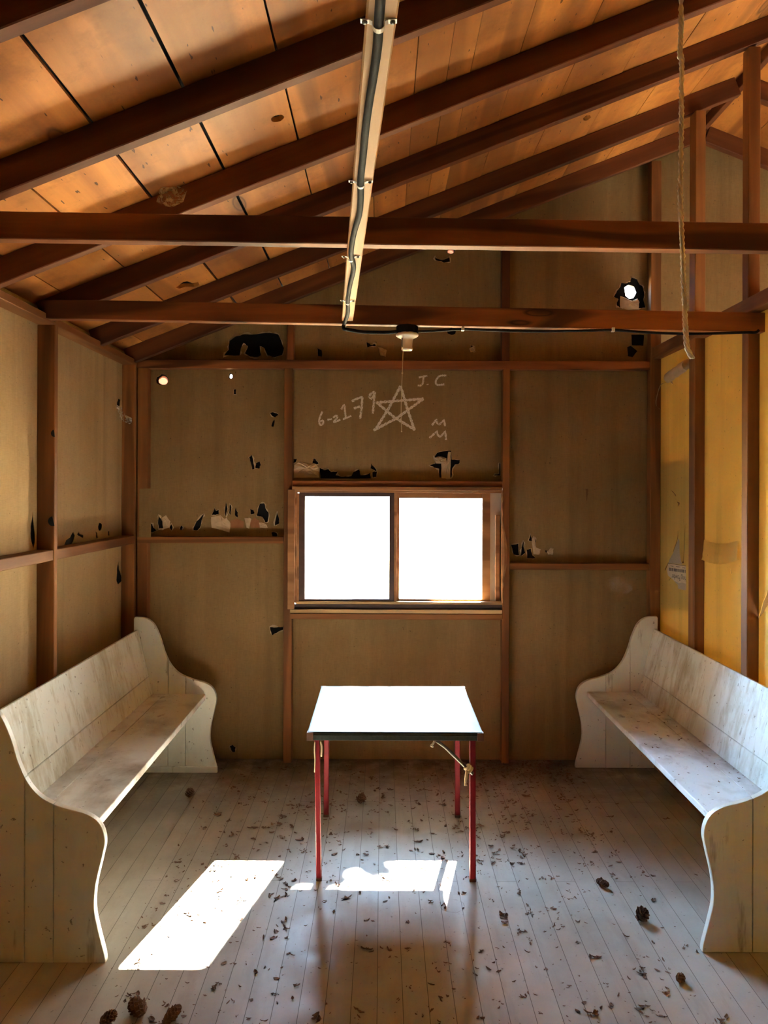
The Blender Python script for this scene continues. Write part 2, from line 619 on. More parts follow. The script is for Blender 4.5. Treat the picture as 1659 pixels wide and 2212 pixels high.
def ell(cx, cy, rx, ry, a=0.0, n=12, rag=0.0, seed=0):
    rr = random.Random(seed)
    out = []
    for k in range(n):
        t = 2 * PI * k / n
        q = 1 + rag * (rr.random() - 0.5)
        x, y = rx * q * math.cos(t), ry * q * math.sin(t)
        out.append((cx + x * math.cos(a) - y * math.sin(a), cy + x * math.sin(a) + y * math.cos(a)))
    return out


def conv(ox, oy, s, pts):
    return [(ox + x * s, oy + y * s) for x, y in pts]


def ragged(pts, amp, seed, sub=3):
    """roughen an outline given in photo pixels (torn paper)"""
    rr = random.Random(seed)
    out = []
    n = len(pts)
    for i in range(n):
        a, b = pts[i], pts[(i + 1) % n]
        out.append(a)
        for k in range(1, sub):
            t = k / sub
            out.append((a[0] + (b[0] - a[0]) * t + (rr.random() - 0.5) * amp, a[1] + (b[1] - a[1]) * t + (rr.random() - 0.5) * amp))
    return out


# ------------------------------------------------------------------ world, sun, camera
w = bpy.data.worlds.new('World')
scene.world = w
w.use_nodes = True
bg = w.node_tree.nodes['Background']
# clear blue sky on the left, pale hazy sky towards the sun on the right
wt = w.node_tree
wc = N(wt, 'ShaderNodeTexCoord')
wd_ = N(wt, 'ShaderNodeVectorMath', operation='DOT_PRODUCT')
wt.links.new(wc.outputs['Generated'], wd_.inputs[0])
wd_.inputs[1].default_value = Vector((-0.80, 0.35, 0.48)).normalized()
wcol = ramp(wt, [(0.20, (0.62, 0.60, 0.52)), (0.60, (0.80, 1.15, 1.60)), (1.0, (0.95, 1.60, 2.50))], wd_.outputs['Value'])
wt.links.new(wcol, bg.inputs[0])
bg.inputs[1].default_value = 10.0

sd = bpy.data.lights.new('sun', 'SUN')
sd.energy = 130.0
sd.angle = math.radians(0.5)
sd.color = (1.0, 0.93, 0.82)
so = bpy.data.objects.new('sun', sd)
SUNDIR = Vector((-0.215, -1.0, -0.79)).normalized()
so.rotation_euler = SUNDIR.to_track_quat('-Z', 'Y').to_euler()
so.location = (1.5, 12, 8)
COL.objects.link(so)

cam = bpy.data.cameras.new('camera')
cam.sensor_fit = 'AUTO'
cam.sensor_width = 36.0
cam.lens = F / 2212 * 36.0
cam.shift_x = 3.3 / 2212
cam.shift_y = -54.0 / 2212
cam.clip_start = 0.02
co = bpy.data.objects.new('camera', cam)
co.matrix_world = Matrix.Translation((0, 0, H)) @ Matrix.Rotation(PI / 2, 4, 'X') @ Matrix.Rotation(ROLL, 4, 'Z')
COL.objects.link(co)
scene.camera = co

# ------------------------------------------------------------------ shell
floor = from_bm('floor', box_bm(-1.75, 5.7, Y0 - 0.1, 5.0, -0.05, 0.0), M['floor'])
tag(floor, 'grey painted narrow floorboards littered with cone scales', 'floor', kind='structure')
ring_pts = []
ground = from_bm('ground', box_bm(-30, 30, 5.02, 60, -0.5, -0.3), M['ground'])
tag(ground, 'bright ground outside the window', 'ground', kind='structure')

# window opening on the back wall (photo pixels)
WX0, WX1 = P(634, 1180, YS).x, P(1083, 1180, YS).x
WZ0, WZ1 = P(858, 1312, YS).z, P(858, 1056, YS).z


def B(px, py):
    p = P(px, py, YS)
    return (p.x, p.z)


c6 = lambda pts: conv(0, 760, 0.38577, pts)
c7 = lambda pts: conv(580, 760, 0.33755, pts)
c1b = lambda pts: conv(1060, 880, 0.3611, pts)
c2b = lambda pts: conv(0, 1180, 0.38577, pts)
c3 = lambda pts: conv(0, 420, 0.38577, pts)
c4 = lambda pts: conv(600, 440, 0.38577, pts)
c5 = lambda pts: conv(1200, 440, 0.27667, pts)

tears = [
    c6([(1395, 590), (1410, 578), (1418, 610), (1425, 655), (1412, 660), (1405, 620)]),
    c6([(1434, 622), (1455, 615), (1460, 635), (1450, 655), (1430, 650)]),
    c6([(1510, 342), (1530, 338), (1560, 350), (1540, 368), (1520, 355)]),
    c6([(1455, 850), (1480, 848), (1492, 885), (1505, 905), (1500, 950), (1485, 955), (1470, 925), (1437, 918), (1445, 880)]),
    c6([(1550, 895), (1565, 940), (1560, 965), (1540, 972), (1545, 930)]),
    c6([(1185, 915), (1203, 872), (1210, 890), (1225, 885), (1225, 910), (1200, 912)]),
    c6([(1265, 840), (1275, 880), (1265, 925), (1258, 890)]),
    c6([(1288, 850), (1296, 870), (1292, 915), (1284, 900)]),
    c6([(1320, 870), (1332, 900), (1330, 930), (1315, 915)]),
    c6([(1400, 880), (1420, 885), (1424, 905), (1404, 912)]),
    c6([(1085, 985), (1100, 950), (1145, 905), (1130, 940), (1120, 985), (1105, 1000), (1080, 998)]),
    c6([(890, 915), (905, 945), (925, 950), (920, 985), (890, 990), (885, 960)]),
    c6([(835, 970), (855, 962), (860, 985), (880, 1000), (850, 1010), (832, 1000)]),
    c6([(960, 960), (968, 985), (962, 1005), (950, 985)]),
    c6([(1018, 965), (1024, 985), (1014, 1000), (1008, 990)]),
    c6([(1520, 1010), (1545, 1012), (1555, 1030), (1525, 1036)]),
    c6([(1310, 212), (1320, 210), (1322, 238), (1310, 238)]),
    c7([(328, 742), (355, 757), (385, 752), (400, 770), (445, 764), (430, 790), (470, 800), (530, 795), (545, 767), (580, 752), (590, 790), (630, 785), (650, 775), (655, 810), (332, 811)]),
    c7([(657, 714), (690, 755), (690, 765), (652, 745)]),
    c7([(665, 770), (695, 760), (690, 800), (668, 806)]),
    c7([(160, 687), (185, 684), (170, 708), (160, 712)]),
    c7([(287, 682), (300, 686), (321, 716), (310, 722), (282, 712)]),
    c7([(1064, 668), (1080, 646), (1145, 632), (1168, 634), (1172, 690), (1226, 692), (1220, 715), (1192, 722), (1176, 745), (1170, 805), (1095, 805), (1092, 748), (1060, 740), (1032, 726), (1066, 716)]),
    c7([(1476, 712), (1484, 714), (1484, 792), (1440, 791), (1475, 780)]),
    c1b([(120, 822), (165, 815), (170, 885), (137, 880)]),
    c1b([(182, 858), (193, 792), (201, 850), (207, 870), (178, 890)]),
    c1b([(226, 795), (240, 755), (246, 800)]),
    c1b([(215, 852), (240, 845), (250, 885), (268, 903), (217, 903)]),
    c1b([(258, 772), (270, 800), (263, 850), (256, 820)]),
    c1b([(325, 855), (337, 858), (333, 872)]),
    c2b([(1512, 452), (1550, 453), (1583, 452), (1583, 468), (1535, 490), (1522, 498)]),
    c2b([(1287, 1122), (1300, 1112), (1320, 1125), (1315, 1155), (1300, 1150)]),
    c3([(1280, 870), (1285, 820), (1320, 795), (1355, 785), (1400, 785), (1450, 780), (1510, 775), (1560, 785), (1575, 820), (1590, 860), (1580, 900), (1540, 912), (1500, 902), (1480, 860), (1455, 850), (1462, 900), (1440, 912), (1400, 908), (1372, 890), (1388, 850), (1365, 832), (1350, 860), (1342, 902), (1255, 903)]),
    c4([(497, 774), (520, 790), (545, 787), (550, 800), (530, 797), (502, 805)]),
    c4([(222, 808), (245, 820), (248, 858), (226, 853)]),
    c4([(880, 302), (920, 316), (960, 302), (965, 325), (930, 330), (886, 318)]),
    c4([(1078, 790), (1100, 800), (1105, 830), (1085, 828)]),
    c5([(455, 728), (480, 680), (505, 650), (512, 618), (540, 622), (585, 608), (592, 577), (640, 592), (652, 622), (682, 652), (692, 692), (686, 750), (704, 812), (650, 818), (530, 818), (500, 812), (476, 790), (490, 745)]),
    c5([(592, 1022), (692, 1025), (686, 1110), (596, 1105)]),
    c5([(560, 1120), (590, 1110), (640, 1150), (600, 1200), (565, 1190)]),
    ell(498, 812, 5.0, 6.5, 0, 10, 0.4, 3),
    ell(352, 821, 13.5, 13.0, 0, 14, 0.35, 4),
    ell(974, 541, 9, 6.5, 0, 12, 0.3, 5),
    ell(975, 716, 9, 8, 0, 12, 0.3, 6),
    ell(590, 915, 3, 8, 0.3, 8, 0.4, 8),
]
seeded = []
for i, t in enumerate(tears):
    small = i >= len(tears) - 5
    t = t if small else ragged(t, 1.6, i)
    seeded.append([B(*p) for p in t])
lightholes = [
    [B(*p) for p in c5([(542, 650), (575, 628), (618, 642), (637, 690), (613, 733), (580, 738), (552, 715)])],
    [B(*p) for p in ell(498, 812, 3.6, 4.8, 0, 10, 0.3, 3)],
    [B(*p) for p in ell(352, 821, 10.5, 10.0, 0, 14, 0.15, 4)],
    [B(*p) for p in ell(974, 541, 7.5, 5.5, 0, 12, 0.2, 5)],
]
winhole = [(WX0, WZ0), (WX1, WZ0), (WX1, WZ1), (WX0, WZ1)]
winroom2 = [(3.1, 1.0), (4.5, 1.0), (4.5, 2.05), (3.1, 2.05)]
gable = [(-1.70, 0), (5.62, 0), (5.62, zcr(5.62)), (RIDGE, zc(RIDGE)), (-1.70, zc(-1.70))]
wall_back = panel('wall_back', gable, [winhole, winroom2] + seeded, lambda x, z: Vector((x, YS, z)), (0, 1, 0), 0.003, M['paper'])
tag(wall_back, 'tan papered gable wall with torn patches and chalk marks around the window', 'wall', kind='structure')
panel('building_felt', gable, [winhole, winroom2] + lightholes, lambda x, z: Vector((x, YS + 0.012, z)), (0, 1, 0), 0.02, M['felt'], wall_back)
for i, (hole, nm) in enumerate(((lightholes[2], 'knot'), (lightholes[3], 'knot'))):
    kn = panel('resin_knot', hole, [], lambda x, z: Vector((x, YS + 0.018, z)), (0, 1, 0), 0.0, M['resin'], wall_back)
    kn['label'] = 'sunlit orange knot glowing through the wall'

# curled and torn flaps on the back wall


def flap(pts, lift, mat, label=None, seed=1, base=None, par=None):
    """a torn piece standing a little off the wall; pts in photo pixels on the back wall"""
    pts3 = [P(x, y, YS - 0.002) for x, y in ragged(pts, 1.5, seed, 3)]
    cx = sum(p.x for p in pts3) / len(pts3)
    cz = sum(p.z for p in pts3) / len(pts3)
    bm = bmesh.new()
    rng = [[], [], []]
    rr = random.Random(seed)
    for p in pts3:
        for k, f in enumerate((1.0, 0.62, 0.28)):
            q = Vector((cx + (p.x - cx) * f, p.y - lift * (0.15 + 0.85 * rr.random()) * (0.2 if k == 0 else 1.0), cz + (p.z - cz) * f))
            rng[k].append(bm.verts.new(q))
    c = bm.verts.new((cx, YS - 0.002 - lift * 0.7, cz))
    n = len(pts3)
    for k in range(2):
        for i in range(n):
            bm.faces.new((rng[k][i], rng[k][(i + 1) % n], rng[k + 1][(i + 1) % n], rng[k + 1][i]))
    for i in range(n):
        bm.faces.new((rng[2][i], rng[2][(i + 1) % n], c))
    o = from_bm('paper_flap', bm, mat, par or wall_back)
    if label:
        o['label'] = label
    return o


# torn edges curl a little into the room
for i, t in enumerate(tears[:38]):
    loop = seeded[i]
    n = len(loop)
    cx = sum(p[0] for p in loop) / n
    cz = sum(p[1] for p in loop) / n
    ext = max(max(p[0] for p in loop) - min(p[0] for p in loop), max(p[1] for p in loop) - min(p[1] for p in loop))
    if ext < 0.02:
        continue
    area = sum(loop[k][0] * loop[(k + 1) % n][1] - loop[(k + 1) % n][0] * loop[k][1] for k in range(n))
    sg = 1 if area > 0 else -1
    bm = bmesh.new()
    ins, out = [], []
    for k in range(n):
        a, b, c = Vector(loop[k - 1]), Vector(loop[k]), Vector(loop[(k + 1) % n])
        d = (c - a).normalized()
        nr_ = Vector((d.y, -d.x)) * sg
        wv = max(0.0, noise.noise(Vector((b.x * 40, b.y * 40, i * 1.7))) * 1.4 + 0.25)
        o2 = b + nr_ * wv * min(0.012, 0.10 * ext + 0.003)
        ins.append(bm.verts.new((b.x, YS - 0.0008 - 0.006 * wv, b.y)))
        out.append(bm.verts.new((o2.x, YS - 0.0012, o2.y)))
    for k in range(n):
        try:
            bm.faces.new((ins[k], ins[(k + 1) % n], out[(k + 1) % n], out[k]))
        except ValueError:
            pass
    from_bm('torn_edge', bm, M['flap'], wall_back)

flap(c6([(1182, 925), (1235, 915), (1258, 935), (1270, 930), (1290, 960), (1285, 1012), (1185, 985)]), 0.006, M['flap'], 'pale torn paper under the ragged hole', 11)
flap(c6([(1290, 945), (1330, 935), (1365, 950), (1362, 985), (1295, 985)]), 0.002, M['flap_brown'], 'bare brown wood under torn paper', 12)
flap(c6([(1400, 950), (1425, 928), (1450, 945), (1455, 985), (1405, 985)]), 0.002, M['flap_brown'], 'bare brown wood under torn paper', 13)
flap(c6([(1368, 930), (1395, 928), (1408, 935), (1395, 990), (1380, 985)]), 0.008, M['flap'], None, 14)
flap(c6([(1450, 955), (1485, 962), (1500, 985), (1455, 985)]), 0.006, M['flap'], None, 15)
flap(c6([(905, 930), (930, 915), (955, 950), (950, 985), (915, 990)]), 0.006, M['flap'], None, 16)
flap(c7([(165, 725), (200, 703), (262, 722), (300, 718), (322, 742), (325, 805), (160, 806)]), 0.014, M['flap'], 'crumpled pale paper above the window corner', 17)
flap(c7([(1062, 676), (1100, 668), (1138, 680), (1140, 712), (1070, 714)]), 0.018, M['flap'], 'pale paper flap folded out of the tear', 18)
flap(c7([(1105, 712), (1142, 705), (1150, 640), (1168, 642), (1166, 720), (1164, 810), (1107, 810)]), 0.010, M['flap'], 'pale paper strip hanging in the tear', 19)
flap(c5([(505, 720), (545, 735), (600, 760), (640, 740), (655, 770), (648, 818), (505, 816)]), 0.012, M['flap'], 'pale paper curled below the daylight hole', 20)
flap(c4([(560, 800), (590, 810), (610, 820), (605, 858), (575, 850)]), 0.008, M['flap'], None, 21)
flap(c4([(1072, 812), (1098, 795), (1106, 828), (1080, 832)]), 0.006, M['flap'], None, 22)
flap(c1b([(245, 800), (262, 775), (268, 840), (300, 850), (290, 880), (255, 880)]), 0.006, M['flap'], None, 23)
flap(c1b([(335, 865), (360, 838), (376, 845), (372, 880), (345, 880)]), 0.006, M['flap'], None, 24)
flap(c1b([(567, 485), (583, 490), (582, 520), (575, 563), (570, 530)]), 0.0006, M['stain'], 'brown drip stain', 25)
sm = panel('pale_smudge', [B(*p) for p in c1b(ell(768, 1062, 85, 50, 0.25, 18))], [], lambda x, z: Vector((x, YS - 0.0012, z)), (0, 1, 0), 0, M['smudge'], wall_back)
sm['label'] = 'pale scuffed smudge'

# chalk writing


def stroke(bm, pts, wpx):
    pts = [Vector((x, y, 0)) for x, y in pts]
    fine = []
    for a, b in zip(pts, pts[1:]):
        k = max(2, int((b - a).length / 3))
        for j in range(k):
            fine.append(a.lerp(b, j / k))
    fine.append(pts[-1])
    prev = None
    for i, p in enumerate(fine):
        d = (fine[min(i + 1, len(fine) - 1)] - fine[max(i - 1, 0)]).normalized()
        n = Vector((-d.y, d.x, 0))
        wd = wpx * (0.5 + 0.14 * math.sin(i * 2.1) + 0.08 * random.random())
        a = p + n * wd
        b = p - n * wd
        va = bm.verts.new(P(a.x, a.y, YS - 0.0012))
        vb = bm.verts.new(P(b.x, b.y, YS - 0.0012))
        if prev:
            bm.faces.new((prev[0], va, vb, prev[1]))
        prev = (va, vb)


def chalk(name, label, strokes, wpx, curve=True):
    bm = bmesh.new()
    for s in strokes:
        q = c7(s)
        if curve and len(q) > 2:
            q = [(v.x, v.y) for v in catmull([(x, y, 0) for x, y in q], 5)]
        stroke(bm, q, wpx)
    o = from_bm(name, bm, M['chalk'], wall_back, recalc=False)
    o['label'] = label
    return o


chalk('chalk_star', 'five-pointed star drawn in chalk', [
    [(845, 218), (770, 360), (683, 500)], [(845, 218), (890, 370), (935, 502)], [(672, 503), (820, 425), (992, 300)],
    [(992, 300), (850, 312), (690, 325)], [(690, 322), (800, 415), (937, 500)]], 5.0, False)
chalk('chalk_date', 'chalked date 6-21 79', [
    [(345, 383), (330, 415), (324, 450), (334, 468), (350, 458), (348, 440), (332, 446)],
    [(374, 436), (406, 430)],
    [(414, 422), (432, 408), (440, 420), (418, 450), (460, 434)],
    [(466, 368), (484, 340), (490, 385), (495, 424)], [(476, 432), (530, 410)]], 3.6)
chalk('chalk_date', 'chalked date 6-21 79', [
    [(534, 318), (552, 305), (603, 288)], [(600, 290), (597, 350), (586, 428)], [(546, 362), (585, 350)],
    [(680, 256), (654, 268), (643, 292), (660, 300), (678, 272)], [(680, 256), (674, 325), (667, 396)]], 4.4, False)
chalk('chalk_initials', 'chalked initials J. C', [
    [(962, 164), (1016, 153)], [(992, 160), (988, 200), (972, 216), (955, 214)], [(1017, 206), (1019, 212)],
    [(1138, 152), (1100, 153), (1078, 172), (1070, 195), (1082, 212), (1126, 208)]], 3.6)
chalk('chalk_initials', 'chalked letters M over M', [
    [(1046, 470), (1076, 432), (1080, 456), (1092, 466), (1124, 436), (1130, 476)],
    [(1030, 552), (1078, 508), (1082, 530), (1098, 546), (1132, 508), (1136, 564)]], 3.8, False)

# left wall ---------------------------------------------------------------


def LW(px, py):
    p = PX(px, py, XOL)
    return (p.y, p.z)


ltears = [
    c6([(185, 893), (190, 960), (198, 1050), (190, 1110), (172, 1040), (172, 980)]),
    c6([(360, 1082), (370, 1055), (392, 1040), (410, 1008), (420, 1030), (412, 1060), (398, 1082)]),
    c6([(432, 1022), (440, 1006), (446, 1018), (470, 1030), (466, 1042), (440, 1030)]),
    c6([(535, 1005), (545, 1015), (550, 1040), (540, 1045)]),
    c6([(605, 1002), (614, 1006), (612, 1030), (606, 1030)]),
    ell(216, 1138, 4.5, 8.5, 0.1, 10, 0.2, 31),
    c2b([(655, 130), (664, 85), (668, 130), (680, 165), (682, 195), (660, 215), (652, 190)]),
    c6([(655, 290), (662, 262), (676, 268), (672, 300), (660, 318)]),
]
lt = [[LW(*p) for p in (t if i == 5 else ragged(t, 1.2, 60 + i))] for i, t in enumerate(ltears)]
wl = [(Y0, 0), (YS, 0), (YS, zc(XOL)), (Y0, zc(XOL))]
wall_left = panel('wall_left', wl, lt, lambda y, z: Vector((XOL, y, z)), (-1, 0, 0), 0.003, M['paper_left'])
tag(wall_left, 'tan papered wall with open studs behind the left bench', 'wall', kind='structure')
from_bm('building_felt', box_bm(XOL - 0.05, XOL - 0.012, Y0, YS + 0.05, -0.05, zc(XOL) + 0.05), M['felt'], wall_left)

# right partition ---------------------------------------------------------


def RW(px, py):
    p = PX(px, py, XOR)
    return (p.y, p.z)


rtears = [
    [(1648, 1300), (1656, 1283), (1659, 1268), (1661, 1300), (1650, 1322), (1637, 1338), (1643, 1320)],
    conv(1420, 1040, 0.1175, [(245, 160), (290, 185), (345, 255), (335, 270), (300, 215)]),
    conv(1420, 1040, 0.1175, [(355, 370), (410, 390), (405, 425), (365, 465), (385, 410)]),
    conv(1420, 1040, 0.1175, [(378, 905), (384, 920), (380, 1040), (350, 1150), (292, 1300), (286, 1290), (335, 1150), (366, 1040)]),
    conv(1420, 1040, 0.1175, [(506, 790), (512, 800), (502, 1100), (484, 1500), (470, 1505), (448, 1480), (474, 1470), (492, 1100)]),
    conv(1420, 1040, 0.1175, [(195, 1490), (206, 1500), (145, 1640), (130, 1630)]),
    conv(1420, 1040, 0.1175, [(238, 1770), (246, 1775), (215, 1830), (205, 1825)]),
    conv(1390, 720, 0.0904, [(620, 1160), (690, 1140), (705, 1225), (680, 1215)]),
    [(1546, 1206), (1556, 1203), (1562, 1207), (1553, 1209)],
    [(1577, 1228), (1579, 1232), (1581, 1243), (1578, 1238)],
]
rt = [[RW(*p) for p in t] for t in rtears]
wr = [(Y0, 0), (YS, 0), (YS, 2.56), (Y0, 2.56)]
wall_right = panel('wall_right', wr, rt, lambda y, z: Vector((XOR, y, z)), (1, 0, 0), 0.002, M['yellow'])
tag(wall_right, 'yellow kraft papered partition behind the right bench', 'wall', kind='structure')
# torn slits show the dark back of a sheet behind
panel('paper_backing', [RW(1428, 1000), RW(1523, 1000), RW(1523, 1320), RW(1428, 1320)], [], lambda y, z: Vector((XOR + 0.012, y, z)), (1, 0, 0), 0.002, M['flap_brown'], wall_right)


def rw_poly(name, pts, mat, off, label=None):
    o = panel(name, [RW(*p) for p in pts], [], lambda y, z: Vector((XOR - off, y, z)), (1, 0, 0), 0.0, mat, wall_right)
    if label:
        o['label'] = label
    return o


cn = lambda pts: conv(1420, 1040, 0.1175, pts)
rw_poly('newsprint_scrap', cn([(200, 1500), (530, 1552), (535, 1990), (500, 2000), (385, 1970), (380, 1900), (315, 1830), (240, 1760), (200, 1730), (180, 1640)]), M['newsprint'], 0.0012, 'printed newsprint scrap')
rw_poly('newsprint_scrap', cn([(395, 1040), (410, 1100), (412, 1300), (440, 1470), (460, 1530), (205, 1495), (230, 1430), (300, 1300), (352, 1150)]), M['newsgrey'], 0.001, 'grey printed scrap between the slits')
rw_poly('newsprint_scrap', cn([(315, 1830), (400, 1870), (460, 1860), (528, 1880), (530, 1990), (500, 2000), (388, 1968), (380, 1900)]), M['newsgrey'], 0.0016)
for j, (x0, x1, yy) in enumerate(((245, 300, 1548), (345, 420, 1560), (465, 520, 1580))):
    rw_poly('print_rule', cn([(x0, yy), (x1, yy + 10), (x1, yy + 18), (x0, yy + 8)]), M['print'], 0.002)
rw_poly('print_rule', cn([(205, 1497), (530, 1550), (530, 1558), (205, 1507)]), M['print'], 0.002)
rr = random.Random(5)
xx = 220
while xx < 515:
    wdt = rr.uniform(8, 20)
    yb = 1585 + (xx - 220) * 0.14
    rw_poly('print_mark', cn([(xx, yb), (xx + wdt, yb + 2), (xx + wdt * 0.9, yb + 58), (xx + 1, yb + 56)]), M['print'], 0.002)
    xx += wdt + rr.uniform(4, 9)


def wall_text(body, px, py, hpx, mat, parent, rot):
    """small printed words lying on the right partition"""
    cu = bpy.data.curves.new('text', 'FONT')
    cu.body = body
    cu.size = 1.0
    cu.align_x = 'LEFT'
    t = bpy.data.objects.new('text', cu)
    COL.objects.link(t)
    bpy.context.view_layer.update()
    me = bpy.data.meshes.new_from_object(t)
    bpy.data.objects.remove(t)
    o = bpy.data.objects.new('printed_words', me)
    me.materials.append(mat)
    c = PX(px, py, XOR - 0.0022)
    s = hpx * c.y / F
    # upside down, facing -X: text right runs towards +Y, text up runs down
    R = Matrix(((0, 0, -1, 0), (1, 0, 0, 0), (0, -1, 0, 0), (0, 0, 0, 1)))
    o.matrix_basis = Matrix.Translation(c) @ Matrix.Rotation(rot, 4, 'X') @ R @ Matrix.Scale(s, 4)
    place(o, parent)
    o['label'] = 'upside-down printed words hing Powder'
    return o


wall_text('hing Powder', 1482.0, 1245.5, 16.5, M['print'], wall_right, -0.05)

# curled paper at the top of the partition, loose strip
bm = bmesh.new()
rows = []
for i in range(17):
    a = i / 16 * 4.6
    r = 0.036 - 0.004 * a / 4.6
    row = []
    for j in range(9):
        s = j / 8
        base = PX(1446 + 40 * s, 816 - 28 * s, XOR - 0.040)
        rag = 0.006 * noise.noise(Vector((s * 9, a * 2, 3.3)))
        row.append(bm.verts.new(base + Vector((math.cos(a) * (r + rag), 0, math.sin(a) * (r + rag)))))
    rows.append(row)
for a, b in zip(rows, rows[1:]):
    for j in range(8):
        bm.faces.new((a[j], a[j + 1], b[j + 1], b[j]))
o = from_bm('paper_curl', bm, M['flap'], wall_right, smooth=True)
o['label'] = 'curled roll of torn yellow paper under the plate'
bm = bmesh.new()
rows = []
cpath = catmull([PX(1440, 826, XOR - 0.004), PX(1427, 832, XOR - 0.03), PX(1419, 856, XOR - 0.05), PX(1417, 872, XOR - 0.045), PX(1421, 880, XOR - 0.03), PX(1429, 886, XOR - 0.008)], 6)
for i, p in enumerate(cpath):
    wd = 0.004 + 0.010 * math.sin(PI * i / (len(cpath) - 1))
    rows.append((bm.verts.new(p + Vector((0.2 * wd, wd, 0.3 * wd))), bm.verts.new(p - Vector((0.2 * wd, wd, 0.3 * wd)))))
for a, b in zip(rows, rows[1:]):
    bm.faces.new((a[0], a[1], b[1], b[0]))
o = from_bm('paper_curl', bm, M['flap'], wall_right, smooth=True)
o['label'] = 'loose curling strip of paper'
# crumpled second layer on the middle bay
bm = bmesh.new()
grid = []
for i in range(9):
    row = []
    for j in range(7):
        s, t = i / 8, j / 6
        px = 1519 + 76 * s - 4 * t
        py = 1165 + 44 * t + 10 * math.sin(3 * s)
        row.append(bm.verts.new(PX(px, py, XOR - 0.003 - 0.012 * abs(noise.noise(Vector((s * 3.1, t * 2.3, 1)))) - 0.010 * t)))
    grid.append(row)
for a, b in zip(grid, grid[1:]):
    for j in range(6):
        bm.faces.new((a[j], a[j + 1], b[j + 1], b[j]))
from_bm('paper_flap', bm, M['yellow'], wall_right, smooth=True)

# walls out of the picture
o = from_bm('wall_front', box_bm(-1.70, 5.62, Y0 - 0.05, Y0, 0, 4.1), M['rafter'])
tag(o, 'dark board wall behind the viewer', 'wall', kind='structure')
o = from_bm('wall_east', box_bm(5.58, 5.65, Y0, YS + 0.05, 0, zcr(5.58) + 0.1), M['paper'])
tag(o, 'tan wall of the next room', 'wall', kind='structure')

# ------------------------------------------------------------------ roof boards
def PC(px, py):
    u, v = up(px, py)
    k = u / -v
    A = zc(0) - H
    X = A * k / (1 - SL * k)
    Y = (zc(X) - H) * F / -v
    return (X, Y)


edges_l = [-1.80, -1.49, -1.20, -0.908, -0.625, -0.334, -0.05, 0.118, 0.243, 0.338, 0.532, 0.815, 1.105, 1.375, 1.67, RIDGE]
gaps = {-1.20: 0.006, -0.908: 0.011, -0.625: 0.010, -0.334: 0.007}
khole = [
    ell(600, 257, 15, 7, -0.25, 14, 0.2, 41),
    ell(1222, 182, 11, 7, -0.4, 12, 0.3, 42),
    ell(1268, 255, 9, 5, -0.4, 12, 0.3, 43),
    [(380, 622), (395, 610), (404, 608), (416, 612), (428, 610), (431, 616), (420, 620), (400, 620), (388, 624)],
]
kholes = [[PC(*p) for p in h] for h in khole]
bmr = bmesh.new()
nl = Vector((-SL, 0, 1)) / NX
nr = Vector((SL, 0, 1)) / NX


def add_board(a, b, holes, zf, nv, wig):
    def rag_edge(x, sgn, s):
        return [(x + sgn * (0.0015 * noise.noise(Vector((y * 2.3, s, 0)))), y) for y in [Y0 - 0.05 + i * (5.0 - Y0 + 0.05) / 30 for i in range(31)]]
    left = rag_edge(a, 1, a * 7)
    right = rag_edge(b, -1, b * 7)
    outer = left + right[::-1]
    verts, loops = [], []
    for loop in [outer] + holes:
        k = len(verts)
        verts += [Vector(p) for p in loop]
        loops.append(list(range(k, len(verts))))
    vo, eo, fo, _, _, _ = delaunay_2d_cdt(verts, [], loops, 2, 1e-6)
    t = bmesh.new()
    bv = [t.verts.new(Vector((v.x, v.y, zf(v.x) + wig))) for v in vo]
    for f in fo:
        t.faces.new([bv[i] for i in f])
    for v in [v for v in t.verts if not v.link_faces]:
        t.verts.remove(v)
    r = bmesh.ops.extrude_face_region(t, geom=t.faces[:])
    for v in [g for g in r['geom'] if isinstance(g, bmesh.types.BMVert)]:
        v.co += nv * 0.02
    bmesh.ops.recalc_face_normals(t, faces=t.faces[:])
    me = bpy.data.meshes.new('tmp')
    t.to_mesh(me)
    t.free()
    bmr.from_mesh(me)
    bpy.data.meshes.remove(me)


rb = random.Random(3)
for a, b in zip(edges_l, edges_l[1:]):
    ga = gaps.get(a, 0.003) / 2
    gb = gaps.get(b, 0.003) / 2
    hs = [h for h in kholes if min(p[0] for p in h) > a + ga and max(p[0] for p in h) < b - gb]
    add_board(a + ga, b - gb, hs, zc, nl, rb.uniform(0, 0.003))
x = RIDGE
while x < 5.7:
    add_board(x + 0.002, x + 0.286, [], zcr, nr, rb.uniform(0, 0.003))
    x += 0.29
ceiling = from_bm('ceiling', bmr, M['board'], recalc=False)
tag(ceiling, 'underside of wide honey-brown roof boards between the rafters', 'ceiling', kind='structure')
bm = bmesh.new()
for x0, x1, zf in ((-1.85, RIDGE, zc), (RIDGE, 5.75, zcr)):
    q = []
    for (xx, yy) in ((x0, Y0 - 0.1), (x1, Y0 - 0.1), (x1, 5.05), (x0, 5.05)):
        q.append((xx, yy, zf(xx) + 0.032))
    lo = [bm.verts.new(p) for p in q]
    hi = [bm.verts.new((p[0], p[1], p[2] + 0.03)) for p in q]
    bm.faces.new(lo)
    bm.faces.new(hi)
    for i in range(4):
        bm.faces.new((lo[i], lo[(i + 1) % 4], hi[(i + 1) % 4], hi[i]))
from_bm('roofing_felt', bm, M['felt'], ceiling)

